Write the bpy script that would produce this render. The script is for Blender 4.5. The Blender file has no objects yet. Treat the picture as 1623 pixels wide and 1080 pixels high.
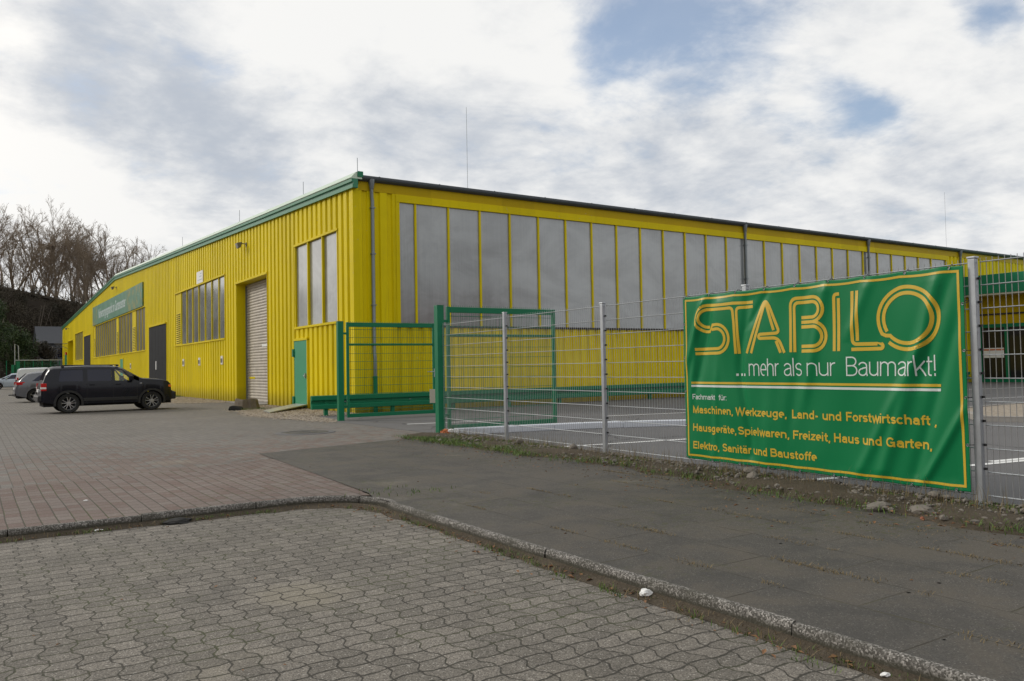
import bpy, bmesh, math, random
from mathutils import Vector, Matrix
S = bpy.context.scene
COL = S.collection
R = math.radians

# ------------------------------------------------------------------ camera
cam = bpy.data.cameras.new('camera'); cam.sensor_width = 36; cam.lens = 28.61
cam.clip_start = 0.05; cam.clip_end = 3000
camo = bpy.data.objects.new('camera', cam); COL.objects.link(camo)
_r = Vector((0.83213734, -0.55426707, -0.01831569)); _f = Vector((0.55456453, 0.83153443, 0.03175965))
_u = _r.cross(_f)
camo.matrix_world = Matrix(((_r.x, _u.x, -_f.x, -9.264), (_r.y, _u.y, -_f.y, -22.02), (_r.z, _u.z, -_f.z, 1.26), (0, 0, 0, 1)))
S.camera = camo

# ------------------------------------------------------------------ sky, sun, exposure
SUN_EL, SUN_AZ = R(27), R(-38)          # azimuth clockwise from +y: behind the hall, to the left
S.view_settings.view_transform = 'Standard'; S.view_settings.look = 'None'
S.view_settings.exposure = 0.0; S.view_settings.gamma = 1.0
sun = bpy.data.lights.new('sun', 'SUN'); sun.energy = 1.5; sun.angle = R(11); sun.color = (1, .94, .84)
suno = bpy.data.objects.new('sun', sun); COL.objects.link(suno)
sdir = Vector((math.sin(SUN_AZ) * math.cos(SUN_EL), math.cos(SUN_AZ) * math.cos(SUN_EL), math.sin(SUN_EL)))
suno.rotation_euler = sdir.to_track_quat('Z', 'Y').to_euler()


class G:
    """tiny node-graph builder"""
    def __init__(s, tree):
        s.t = tree; s.n = tree.nodes; s.l = tree.links
        s.n.clear()
    def new(s, typ, ins=None, **props):
        nd = s.n.new(typ)
        for k, v in props.items(): setattr(nd, k, v)
        for k, v in (ins or {}).items(): s.put(nd.inputs[k], v)
        return nd
    def put(s, sock, v):
        if isinstance(v, bpy.types.NodeSocket): s.l.new(v, sock)
        elif isinstance(v, bpy.types.Node): s.l.new(v.outputs[0], sock)
        else:
            if sock.type == 'RGBA' and hasattr(v, '__len__') and len(v) == 3: v = (*v, 1)
            sock.default_value = v
    def m(s, op, a, b=0.0, c=0.0, clamp=False):
        nd = s.n.new('ShaderNodeMath'); nd.operation = op; nd.use_clamp = clamp
        s.put(nd.inputs[0], a); s.put(nd.inputs[1], b); s.put(nd.inputs[2], c)
        return nd.outputs[0]
    def vm(s, op, a, b=(0, 0, 0), sc=None):
        nd = s.n.new('ShaderNodeVectorMath'); nd.operation = op
        s.put(nd.inputs[0], a); s.put(nd.inputs[1], b)
        if sc is not None: s.put(nd.inputs[3], sc)
        return nd.outputs[1] if op in ('DOT_PRODUCT', 'LENGTH') else nd.outputs[0]
    def ss(s, x, a, b):
        nd = s.new('ShaderNodeMapRange', interpolation_type='SMOOTHSTEP', clamp=True)
        s.put(nd.inputs[0], x); s.put(nd.inputs[1], a); s.put(nd.inputs[2], b)
        return nd.outputs[0]
    def noise(s, vec, scale, detail=4, rough=.55, dist=0.0):
        nd = s.new('ShaderNodeTexNoise', {'Scale': scale, 'Detail': detail, 'Roughness': rough, 'Distortion': dist})
        if vec is not None: s.put(nd.inputs['Vector'], vec)
        return nd.outputs['Fac']
    def mix(s, f, a, b, mode='MIX'):
        nd = s.new('ShaderNodeMix', data_type='RGBA', blend_type=mode)
        s.put(nd.inputs[0], f); s.put(nd.inputs[6], a); s.put(nd.inputs[7], b)
        return nd.outputs[2]
    def sep(s, v):
        nd = s.new('ShaderNodeSeparateXYZ', {0: v}); return nd.outputs[0], nd.outputs[1], nd.outputs[2]
    def comb(s, x, y, z=0.0):
        return s.new('ShaderNodeCombineXYZ', {0: x, 1: y, 2: z}).outputs[0]


W = bpy.data.worlds.new('World'); S.world = W; W.use_nodes = True
g = G(W.node_tree)
dirv = g.vm('NORMALIZE', g.new('ShaderNodeTexCoord').outputs['Generated'])
dx, dy, dz = g.sep(dirv)
sky = g.new('ShaderNodeTexSky', sky_type='NISHITA', sun_disc=False, sun_elevation=SUN_EL, sun_rotation=SUN_AZ,
            air_density=1.0, dust_density=1.4, ozone_density=2.0)
den = g.m('ADD', g.m('MAXIMUM', dz, 0.0), 0.24)
cp = g.comb(g.m('DIVIDE', dx, den), g.m('DIVIDE', dy, den), 0.0)


def blobs(lst):
    tot = 0.0
    for (x, y, z, rad, amt) in lst:
        k = 1.386 / (rad / 1290.) ** 2
        d = g.m('MAXIMUM', g.vm('DOT_PRODUCT', dirv, Vector((x, y, z)).normalized()), 0.0)
        tot = g.m('MULTIPLY_ADD', g.m('POWER', d, k), amt, tot)
    return tot


def dens(v): return g.m('MULTIPLY_ADD', g.noise(v, 8.5, 9, .62, .2), .32, g.m('MULTIPLY', g.noise(v, 2.4, 8, .58, .35), .70))
fbm = dens(cp)
sunp = Vector((sdir.x, sdir.y, 0)).normalized()
relief = g.m('SUBTRACT', fbm, dens(g.vm('ADD', cp, tuple(sunp * .10))))       # edges that face the sun are bright
fine = g.noise(cp, 7.0, 6, .6, .2)
hole = blobs([(.715, .595, .367, 75, -.25), (.652, .659, .376, 70, -.23), (.604, .713, .355, 50, -.14), (.818, .505, .277, 38, -.24),
              (.848, .405, .341, 50, -.26), (.791, .531, .304, 34, -.20), (.771, .584, .255, 40, -.08), (.56, .73, .39, 60, -.16),
              (.465, .806, .366, 80, .16), (.555, .757, .345, 60, .16), (.813, .478, .333, 55, .22), (.869, .418, .264, 70, .16)])
cov = g.ss(g.m('ADD', g.m('ADD', fbm, hole), g.m('MULTIPLY_ADD', dz, -.12, .13)), .30, .58)
darkb = blobs([(.109, .949, .295, 90, .33), (.19, .943, .272, 80, .36), (.268, .93, .251, 75, .38), (.165, .915, .369, 90, .28),
               (.09, .93, .358, 90, .3), (.425, .859, .285, 70, .35), (.519, .813, .265, 70, .4), (.678, .678, .284, 70, .3),
               (.735, .647, .203, 120, .25), (.625, .743, .24, 90, .3), (.872, .463, .161, 100, .25), (.365, .865, .344, 60, .3),
               (.059, .974, .22, 55, -.5), (.13, .974, .187, 60, -.45), (.32, .863, .391, 90, -.35), (.465, .806, .366, 60, -.3),
               (.555, .757, .345, 50, -.35), (.638, .697, .327, 55, -.25), (.414, .816, .402, 80, -.25)])
shn = g.noise(g.vm('ADD', cp, (3.7, 1.9, 0)), 1.7, 6, .6, .2)
cov = g.m('MULTIPLY_ADD', cov, .90, .10)
shade = g.ss(g.m('ADD', g.m('MULTIPLY_ADD', relief, -2.3, g.m('MULTIPLY_ADD', shn, 1.0, -.20)), g.m('MULTIPLY_ADD', fine, .30, g.m('SUBTRACT', darkb, .15))), .0, 1.22)
sdot = g.m('MAXIMUM', g.vm('DOT_PRODUCT', dirv, sdir), 0.0)
glow = g.m('POWER', sdot, 9.0)
lit = g.mix(glow, (.92, .918, .905), (1.75, 1.62, 1.45))
drk = g.mix(glow, (.50, .545, .615), (.78, .79, .81))
ccol = g.mix(shade, lit, drk)
bgs = g.new('ShaderNodeBackground', {'Color': g.mix(.14, sky.outputs[0], (5.6, 6.2, 7.0)), 'Strength': .145})
bgc = g.new('ShaderNodeBackground', {'Color': ccol, 'Strength': 1.0})
mx = g.new('ShaderNodeMixShader', {0: cov, 1: bgs, 2: bgc})
g.new('ShaderNodeOutputWorld', {0: mx})

# ------------------------------------------------------------------ materials
MATS = {}


def mat(name):
    m = bpy.data.materials.new(name); m.use_nodes = True
    MATS[name] = m
    return m, G(m.node_tree)


def finish(g, col, rough=.6, metal=0.0, bump=None, bstr=.3, bdist=.01, spec=.5, **extra):
    b = g.new('ShaderNodeBsdfPrincipled', {'Base Color': col, 'Roughness': rough, 'Metallic': metal, 'Specular IOR Level': spec})
    for k, v in extra.items(): g.put(b.inputs[k], v)
    if bump is not None:
        bn = g.new('ShaderNodeBump', {'Strength': bstr, 'Distance': bdist, 'Height': bump})
        g.put(b.inputs['Normal'], bn)
    g.new('ShaderNodeOutputMaterial', {0: b})
    return b


def pos(g): return g.new('ShaderNodeNewGeometry').outputs['Position']


def painted(name, col, rough=.4, var=.12, scale=1.5, metal=0.0, spec=.5, streak=0.0, dirt=0.0, dirtcol=(.1, .08, .04), nscale=40, bstr=.05):
    """paint or plain surface with mottled tone, vertical streaks and dirt towards no particular light"""
    m, g = mat(name)
    p = g.new('ShaderNodeTexCoord').outputs['Object']
    n = g.noise(p, scale, 5, .6)
    f = g.m('MULTIPLY_ADD', n, var * 2, 1 - var)
    c = g.mix(1.0, col, g.comb(f, f, f), 'MULTIPLY')
    if streak:
        sp = g.vm('MULTIPLY', p, (5.0, 5.0, .35))
        st = g.ss(g.noise(sp, 1.6, 4, .65), .52, .75)
        c = g.mix(g.m('MULTIPLY', st, streak), c, dirtcol)
    if dirt:
        dn = g.ss(g.noise(p, 3.0, 6, .7), .55, .8)
        c = g.mix(g.m('MULTIPLY', dn, dirt), c, dirtcol)
    fn = g.noise(p, nscale, 3)
    r = g.m('MULTIPLY_ADD', n, .2, rough - .1)
    finish(g, c, r, metal, fn, bstr, .005, spec)
    return m


def yellow_metal(name, col, extra_streak=.22):
    m, g = mat(name)
    p = pos(g); x, y, z = g.sep(p)
    n = g.noise(p, .35, 4, .6); n2 = g.noise(p, 2.3, 5, .6)
    f = g.m('ADD', g.m('MULTIPLY_ADD', n, .22, .80), g.m('MULTIPLY', n2, .16))
    c = g.mix(1.0, col, g.comb(f, f, f), 'MULTIPLY')
    shn = g.new('ShaderNodeTexWhiteNoise', {'W': g.m('FLOOR', g.m('DIVIDE', g.m('ADD', g.m('ADD', x, y), .13), 1.29))}, noise_dimensions='1D').outputs[0]
    f3 = g.m('MULTIPLY_ADD', shn, .13, .92)
    c = g.mix(1.0, c, g.comb(f3, f3, f3), 'MULTIPLY')
    st = g.ss(g.noise(g.vm('MULTIPLY', p, (4.5, 4.5, .25)), 1.5, 4, .7), .50, .78)
    c = g.mix(g.m('MULTIPLY', st, extra_streak), c, (.20, .14, .01))
    # splash dirt: a soil line at the foot of the cladding, where rain throws earth up
    foot = g.m('MULTIPLY', g.m('SUBTRACT', 1.0, g.ss(g.m('ADD', z, g.m('MULTIPLY', n2, -.5)), -.25, .45)), .55)
    c = g.mix(foot, c, (.14, .11, .03))
    # rain streaks that run down from the drip edge under the window strip
    dr = g.m('MULTIPLY', g.m('MULTIPLY', g.ss(z, 1.3, 2.5), g.m('LESS_THAN', z, 2.52)), g.m('MULTIPLY', g.m('GREATER_THAN', x, 1.3), g.ss(g.noise(g.vm('MULTIPLY', p, (6.0, 1.0, .3)), 1.7, 4, .65), .45, .7)))
    c = g.mix(g.m('MULTIPLY', dr, .65), c, (.10, .08, .01))
    # chips of bare primer
    ch = g.ss(g.noise(p, 9.0, 2, .5), .735, .76)
    c = g.mix(g.m('MULTIPLY', ch, .5), c, (.45, .40, .25))
    finish(g, c, g.m('MULTIPLY_ADD', n2, .25, .38), 0.0, g.noise(p, 1.3, 2), .16, .03, .12)
    return m


yellow_metal('yellow_cladding', (.72, .575, .0015), .3)
yellow_metal('yellow_trim', (.68, .54, .002), .14)
yellow_metal('yellow_fascia', (.50, .35, .004), .15)
painted('gate_green', (.005, .165, .075), .36, .10, 2.0, spec=.35, dirt=.12, dirtcol=(.05, .14, .08))
painted('door_green', (.028, .27, .135), .5, .10, 2.0, streak=.15, dirtcol=(.03, .18, .09))
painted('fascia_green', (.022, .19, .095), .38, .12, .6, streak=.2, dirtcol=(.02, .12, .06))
painted('cap_green', (.50, .62, .48), .33, .10, .6, streak=.15, dirtcol=(.2, .3, .2))  # pale weathered green, with sky caught on the slope lightened into the colour
painted('anthracite', (.007, .009, .013), .65, .12, 1.0, spec=.12, streak=.2, dirtcol=(.03, .03, .03))
painted('zinc', (.20, .225, .235), .42, .18, 3.0, metal=.6, streak=.25, dirtcol=(.10, .11, .12))
painted('gutter_zinc', (.10, .115, .125), .45, .15, 2.0, metal=.5, streak=.2, dirtcol=(.05, .055, .06))
painted('galvanised', (.42, .45, .48), .42, .16, 9.0, metal=.75, streak=.2, dirtcol=(.25, .26, .27))
painted('wire_galvanised', (.46, .48, .49), .4, .1, 9.0, metal=.6)
painted('roof_dark', (.06, .062, .065), .75, .2, .4)
painted('concrete', (.27, .255, .235), .85, .18, 3.0, dirt=.4, dirtcol=(.12, .11, .09), bstr=.3)
painted('white_paint', (.74, .74, .72), .7, .10, 6.0, dirt=.35, dirtcol=(.35, .34, .32))
painted('kerb_white', (.66, .69, .74), .7, .08, 4.0, dirt=.3, dirtcol=(.33, .34, .35))
painted('black_plastic', (.012, .012, .013), .55, .15, 5.0)
painted('rubber', (.014, .014, .014), .8, .2, 9.0)
painted('dark_inside', (.012, .012, .013), .9, .1)
painted('drip_dark', (.035, .03, .022), .7, .3, 5.0)
painted('white_plastic', (.72, .72, .70), .5, .05)
painted('beige_sheet', (.45, .43, .34), .45, .08)
painted('lamp_grey', (.12, .115, .10), .45, .15)
painted('lamp_lens', (.42, .42, .40), .2, .1)
painted('timber_pallet', (.22, .15, .09), .85, .3, 3.0)
painted('alu_plate', (.40, .43, .41), .4, .12, 3.0, metal=.5)
painted('cast_iron', (.05, .048, .046), .6, .3, 20.0)
painted('house_render', (.13, .135, .15), .85, .1)
painted('slate', (.055, .058, .065), .7, .15)
painted('shed_brown', (.060, .048, .036), .9, .35, .5, streak=.4, dirtcol=(.03, .03, .02))
painted('rock', (.185, .168, .145), .95, .4, 14.0, spec=.15, dirt=.6, dirtcol=(.075, .06, .042), nscale=45, bstr=1.0)
painted('brick_red', (.28, .10, .055), .9, .25, 8.0)
painted('paper_white', (.78, .78, .76), .8, .06)
painted('rag_black', (.018, .018, .017), .9, .3, 8)
painted('leaf_dead', (.19, .095, .04), .8, .5, 25.0)
painted('grass_dry', (.20, .15, .07), .8, .3, 12.0)
painted('bark', (.15, .125, .10), .9, .35, 1.2)
painted('twig', (.25, .195, .14), .9, .25, 1.2)
painted('stump_wood', (.13, .105, .075), .95, .4, 12.0, bstr=.8, nscale=15)
painted('chrome', (.62, .62, .63), .22, .05, metal=1.0)
painted('rim_alloy', (.46, .47, .48), .3, .08, metal=.8)
painted('number_plate', (.75, .75, .73), .4, .05)
painted('seat_cloth', (.03, .03, .032), .9, .1)
painted('orange_print', (.55, .16, .05), .7, .2, 20.0)


def foliage(name, a, b, scale):
    m, g = mat(name)
    n = g.noise(pos(g), scale, 3)
    rnd = g.new('ShaderNodeObjectInfo').outputs['Random']
    c = g.mix(g.ss(n, .3, .7), a, b)
    d = finish(g, c, .6, 0, None, spec=.3)
    return m


foliage('grass_green', (.060, .115, .018), (.125, .185, .035), 5.0)
foliage('evergreen', (.018, .038, .010), (.050, .075, .020), .8)
foliage('bramble', (.040, .036, .022), (.075, .058, .038), .6)
foliage('moss', (.045, .070, .015), (.09, .10, .03), 6.0)


def carpaint(name, col, rough=.28, metal=.3, coat=.5, spec=.4):
    m, g = mat(name)
    n = g.noise(g.new('ShaderNodeTexCoord').outputs['Object'], 5.0, 5)
    c = g.mix(g.m('MULTIPLY', g.ss(n, .45, .8), .25), col, tuple(v * .7 + .008 for v in col))
    finish(g, c, g.m('MULTIPLY_ADD', n, .2, rough - .1), metal, None, spec=spec, **{'Coat Weight': coat, 'Coat Roughness': .06})


carpaint('paint_black', (.005, .006, .012), .30, 0.0, .15, .28)
carpaint('paint_grey', (.13, .135, .15), .35, .3)
carpaint('paint_white', (.62, .64, .66), .4, .0)
carpaint('paint_pale', (.42, .48, .56), .35, .3)
carpaint('lamp_red', (.50, .012, .012), .2, 0)
carpaint('lamp_amber', (.75, .18, .01), .2, 0)


def glass(name, tint, thr):
    m, g = mat(name)
    t = g.new('ShaderNodeBsdfTransparent', {0: tint})
    s = g.new('ShaderNodeBsdfGlossy', {'Color': (.9, .9, .9), 'Roughness': .03})
    fr = g.new('ShaderNodeFresnel', {0: 1.5})
    mx = g.new('ShaderNodeMixShader', {0: g.m('MULTIPLY_ADD', fr, 1.0, thr, clamp=True), 1: t, 2: s})
    g.new('ShaderNodeOutputMaterial', {0: mx})


glass('glass_clear', (.80, .86, .84), .04)
m_, g_ = mat('glass_tinted')
finish(g_, (.005, .007, .026), .07, 0, g_.noise(pos(g_), .8, 2), .04, .05, .45)
m_, g_ = mat('shop_glass')
finish(g_, (.022, .020, .020), .08, 0, g_.noise(pos(g_), .5, 2), .03, .05, .6)


def polycarb(name, col, rough, along):
    """multiwall sheet: grey translucent plastic, fine vertical flutes, stains"""
    m, g = mat(name)
    p = pos(g); x, y, z = g.sep(p)
    s = x if along == 'x' else y
    fl = g.m('SINE', g.m('MULTIPLY', s, 2 * math.pi / .032))
    st = g.noise(g.comb(g.m('MULTIPLY', s, 9.0), 0.0, g.m('MULTIPLY', z, .35)), 1.4, 5, .65)
    cl = g.ss(g.noise(g.vm('MULTIPLY', p, (1, 1, 1.6)), .42, 5, .6, .6), .30, .70)
    sheet = g.new('ShaderNodeTexWhiteNoise', {'W': g.m('FLOOR', g.m('DIVIDE', g.m('ADD', s, .2), 1.145))}, noise_dimensions='1D').outputs[0]
    f = g.m('ADD', g.m('ADD', g.m('MULTIPLY_ADD', st, .46, .46), g.m('MULTIPLY', cl, .50)), g.m('MULTIPLY_ADD', sheet, .14, -.07))
    c = g.mix(1.0, col, g.comb(f, f, f), 'MULTIPLY')
    h = g.m('ADD', g.m('MULTIPLY', fl, .02), g.m('ADD', g.m('MULTIPLY', st, .5), cl))
    finish(g, c, g.m('MULTIPLY_ADD', st, .18, rough - .09), 0.0, h, .06, .03, .6, **{'IOR': 1.9, 'Coat Weight': .6, 'Coat Roughness': rough * .7})


polycarb('sheet_front', (.265, .285, .292), .20, 'x')
polycarb('sheet_side', (.26, .275, .265), .16, 'y')
polycarb('sheet_dusty', (.185, .175, .135), .30, 'y')

# roller shutter
m_, g_ = mat('shutter')
x_, y_, z_ = g_.sep(pos(g_))
n_ = g_.noise(pos(g_), 2.5, 5)
c_ = g_.mix(g_.ss(n_, .35, .75), (.46, .42, .36), (.36, .33, .285))
finish(g_, c_, .5, .2, n_, .05, .01)


# ---- paving
def stone_finish(g, base_a, base_b, cell, joint, jointcol, p, speck=.5, wht=.55, rough=.85, bs=.6, bd=.006, mossy=None, patch=False, sand=()):
    wn = g.new('ShaderNodeTexWhiteNoise', {'Vector': cell}, noise_dimensions='3D').outputs[0]
    c = g.mix(wn, base_a, base_b)
    sp = g.new('ShaderNodeTexVoronoi', {'Vector': p, 'Scale': 170.0}, feature='F1')
    sn = g.new('ShaderNodeTexWhiteNoise', {'Vector': sp.outputs['Position']}, noise_dimensions='3D').outputs[0]
    f = g.m('MULTIPLY_ADD', sn, speck, 1 - speck * .5)
    c = g.mix(1.0, c, g.comb(f, f, f), 'MULTIPLY')
    white = g.m('MULTIPLY', g.ss(sn, .965, .98), wht)
    c = g.mix(white, c, (.42, .40, .36))
    bn = g.noise(p, .45, 6, .6)
    f2 = g.m('MULTIPLY_ADD', bn, .55, .72)
    c = g.mix(1.0, c, g.comb(f2, f2, f2), 'MULTIPLY')
    st = g.ss(g.noise(p, 1.1, 5, .65), .60, .74)
    c = g.mix(g.m('MULTIPLY', st, .35), c, (.05, .047, .043))
    pale = g.ss(g.noise(g.vm('ADD', p, (17, 3, 0)), .55, 4, .6), .60, .74)
    c = g.mix(g.m('MULTIPLY', pale, .35), c, (.27, .24, .18))
    if patch:
        pn = g.noise(p, 1.7, 7, .72, .4); pn2 = g.noise(p, 14.0, 4, .7)
        c = g.mix(g.m('MULTIPLY', g.ss(pn, .46, .62), .5), c, (.105, .090, .070)); c = g.mix(g.m('MULTIPLY', g.ss(pn, .50, .34), .5), c, (.045, .043, .040))
        c = g.mix(g.m('MULTIPLY', g.m('MULTIPLY', g.ss(pn2, .5, .68), g.ss(g.noise(p, .8, 4), .48, .62)), .8), c, (.060, .064, .024))
    jc = jointcol
    if mossy is not None:
        jc = g.mix(g.ss(g.noise(p, 1.6, 4), .45, .65), jointcol, mossy)
    if sand:            # a spill of pale sand trodden into the paving, and an oil drip beside it
        for (sx_, sy_, rad, col_, am) in sand:
            dd_ = g.vm('LENGTH', g.vm('SUBTRACT', g.vm('ADD', p, g.vm('SCALE', g.new('ShaderNodeTexNoise', {'Vector': p, 'Scale': 3.0, 'Detail': 4}).outputs['Color'], sc=.35)), (sx_ + .17, sy_ + .17, .1)))
            c = g.mix(g.m('MULTIPLY', g.m('SUBTRACT', 1.0, g.ss(dd_, rad * .2, rad)), am), c, col_)
    c = g.mix(joint, c, jc)
    h = g.m('ADD', g.m('MULTIPLY', g.m('SUBTRACT', 1.0, joint), 1.0), g.m('MULTIPLY', sn, .25))
    h = g.m('ADD', h, g.m('MULTIPLY', wn, .3))
    finish(g, c, rough, 0.0, h, bs, bd, .35)


m_, g = mat('interlocking_pavers')
p = pos(g); px, py, pz = g.sep(p)
wv = g.vm('SUBTRACT', g.new('ShaderNodeTexNoise', {'Vector': p, 'Scale': 1.3, 'Detail': 2}).outputs['Color'], (.5, .5, .5))
jx, jy, _ = g.sep(wv)
LX, LY = .138, .126
u = g.m('DIVIDE', g.m('MULTIPLY_ADD', jx, .03, px), LX); v = g.m('DIVIDE', g.m('MULTIPLY_ADD', jy, .03, py), LY)
def zig(t, k):      # trapezoid wave of period 2
    tr = g.m('SUBTRACT', g.m('MULTIPLY', g.m('ABSOLUTE', g.m('SUBTRACT', g.m('FRACT', g.m('MULTIPLY_ADD', t, .5, .25)), .5)), 4.0), 1.0)
    return g.m('MINIMUM', g.m('MAXIMUM', g.m('MULTIPLY', tr, k), -1.0), 1.0)
vv = g.m('MULTIPLY_ADD', zig(u, 2.2), .085, v)
k = g.m('FLOOR', vv)
dh = g.m('MULTIPLY', g.m('ABSOLUTE', g.m('SUBTRACT', vv, g.m('ROUND', vv))), LY)
uu = g.m('MULTIPLY_ADD', zig(g.m('ADD', v, .5), 2.4), .125, u)
dv = g.m('MULTIPLY', g.m('ABSOLUTE', g.m('SUBTRACT', uu, g.m('ROUND', uu))), LX)
dd = g.m('MINIMUM', g.m('MULTIPLY', dh, .72), dv)
jn = g.m('MULTIPLY', g.m('SUBTRACT', 1.0, g.ss(g.m('ADD', dd, g.m('MULTIPLY_ADD', g.noise(p, 28.0, 3), -.012, .006)), .0018, .0075)), .85)
stone_finish(g, (.130, .118, .100), (.188, .170, .145), g.comb(g.m('FLOOR', uu), k, 0.0), jn, (.026, .024, .018), p, .95, .7, mossy=(.042, .050, .014), sand=((-7.6, -17.25, .42, (.27, .24, .175), .42), (-8.05, -16.95, .26, (.06, .056, .05), .4)))


def brick_mat(name, a, b, LX, LY, jcol, jw=.006, mossy=None, warp=.02, speck=.4, wht=.35, patch=False, jx_w=1.0, jy_w=.85, redmix=False):
    m_, g = mat(name)
    p = pos(g); px, py, pz = g.sep(p)
    wv = g.vm('SUBTRACT', g.new('ShaderNodeTexNoise', {'Vector': p, 'Scale': .9, 'Detail': 2}).outputs['Color'], (.5, .5, .5))
    jx, jy, _ = g.sep(wv)
    u = g.m('DIVIDE', g.m('MULTIPLY_ADD', jx, warp, px), LX)
    k = g.m('FLOOR', u)
    v = g.m('ADD', g.m('DIVIDE', g.m('MULTIPLY_ADD', jy, warp, py), LY), g.m('MULTIPLY', g.m('FLOORED_MODULO', k, 2.0), .5))
    du = g.m('MULTIPLY', g.m('ABSOLUTE', g.m('SUBTRACT', u, g.m('ROUND', u))), LX)
    dv = g.m('MULTIPLY', g.m('ABSOLUTE', g.m('SUBTRACT', v, g.m('ROUND', v))), LY)
    jt = g.m('SUBTRACT', 1.0, g.ss(g.m('ADD', g.m('MINIMUM', g.m('MULTIPLY', du, jx_w), g.m('MULTIPLY', dv, jy_w)), g.m('MULTIPLY_ADD', g.noise(p, 22.0, 3), -.008, .004)), jw * .4, jw * 1.3))
    if patch: jt = g.m('MULTIPLY', jt, g.m('MULTIPLY_ADD', g.ss(g.noise(p, 2.2, 4), .38, .60), .65, .35))
    if redmix:          # stray red bricks among the grey ones, fewer with distance from the red band
        rw = g.new('ShaderNodeTexWhiteNoise', {'Vector': g.comb(k, g.m('FLOOR', v), 7.0)}, noise_dimensions='3D').outputs[0]
        pr = g.m('MULTIPLY', g.m('SUBTRACT', 1.0, g.ss(py, -12.0, -4.0)), g.m('MULTIPLY_ADD', g.noise(p, .35, 4), 1.2, .25))
        rd = g.m('MULTIPLY', g.m('LESS_THAN', rw, pr), .75)
        a = g.mix(rd, a, (.145, .098, .080)); b = g.mix(rd, b, (.172, .130, .112))
    stone_finish(g, a, b, g.comb(k, g.m('FLOOR', v), 1.0), jt, jcol, p, speck, wht, mossy=mossy, patch=patch)


brick_mat('red_pavers', (.138, .096, .082), (.172, .142, .126), .125, .19, (.060, .054, .041), .006, (.055, .06, .02))
brick_mat('grey_pavers', (.142, .131, .119), (.176, .162, .146), .118, .17, (.088, .081, .069), .005, (.08, .078, .045), redmix=True)
brick_mat('pavement_slabs', (.074, .069, .061), (.083, .076, .066), .50, 1.0, (.045, .039, .030), .005, (.06, .055, .025), .02, .62, .22, True)

m_, g = mat('asphalt')
p = pos(g)
n1 = g.noise(p, .5, 6, .6); n2 = g.noise(p, 60.0, 3, .7)
f = g.m('ADD', g.m('MULTIPLY_ADD', n1, .5, .55), g.m('MULTIPLY', n2, .4))
c = g.mix(1.0, (.125, .122, .122), g.comb(f, f, f), 'MULTIPLY')
ck = g.new('ShaderNodeTexVoronoi', {'Vector': g.vm('ADD', p, g.vm('SCALE', g.new('ShaderNodeTexNoise', {'Vector': p, 'Scale': 1.5, 'Detail': 5}).outputs['Color'], sc=.8)), 'Scale': .22}, feature='DISTANCE_TO_EDGE').outputs[0]
c = g.mix(g.m('MULTIPLY', g.m('SUBTRACT', 1.0, g.ss(ck, .004, .010)), .6), c, (.03, .03, .03))
finish(g, c, .85, 0, n2, .4, .01, .4)

m_, g = mat('soil')
p = pos(g)
n1 = g.noise(p, 3.0, 6, .65); n2 = g.noise(p, 45.0, 4, .7)
c = g.mix(n1, (.045, .036, .025), (.125, .102, .074))
c = g.mix(g.m('MULTIPLY', g.ss(n2, .55, .72), .5), c, (.20, .175, .14))
finish(g, c, .95, 0, g.m('ADD', n2, n1), .8, .03, .2)

m_, g = mat('pebbles')
p = pos(g)
vo = g.new('ShaderNodeTexVoronoi', {'Vector': p, 'Scale': 22.0}, feature='F1')
rn = g.new('ShaderNodeTexWhiteNoise', {'Vector': vo.outputs['Position']}, noise_dimensions='3D').outputs[0]
c = g.mix(rn, (.20, .16, .115), (.38, .33, .265))
finish(g, c, .8, 0, vo.outputs['Distance'], -.8, .03, .3)

m_, g = mat('pebble_stone')
oi = g.new('ShaderNodeNewGeometry').outputs['Random Per Island']
finish(g, g.mix(oi, (.18, .14, .10), (.42, .365, .30)), .75, 0, None, spec=.3)

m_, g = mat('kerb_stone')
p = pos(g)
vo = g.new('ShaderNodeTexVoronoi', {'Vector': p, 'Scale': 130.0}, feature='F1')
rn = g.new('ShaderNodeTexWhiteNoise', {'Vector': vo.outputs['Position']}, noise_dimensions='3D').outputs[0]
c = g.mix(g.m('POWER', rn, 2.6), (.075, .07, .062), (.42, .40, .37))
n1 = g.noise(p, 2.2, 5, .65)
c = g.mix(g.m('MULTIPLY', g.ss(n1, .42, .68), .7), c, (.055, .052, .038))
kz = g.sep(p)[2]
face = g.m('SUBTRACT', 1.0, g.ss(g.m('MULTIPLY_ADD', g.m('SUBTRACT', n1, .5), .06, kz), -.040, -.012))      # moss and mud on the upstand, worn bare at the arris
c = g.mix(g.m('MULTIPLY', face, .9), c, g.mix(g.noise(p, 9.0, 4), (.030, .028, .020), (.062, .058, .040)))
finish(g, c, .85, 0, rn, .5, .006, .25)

m_, g = mat('ground')
n1 = g.noise(pos(g), .06, 6, .6)
finish(g, g.mix(n1, (.055, .06, .03), (.11, .10, .065)), .95)

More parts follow.
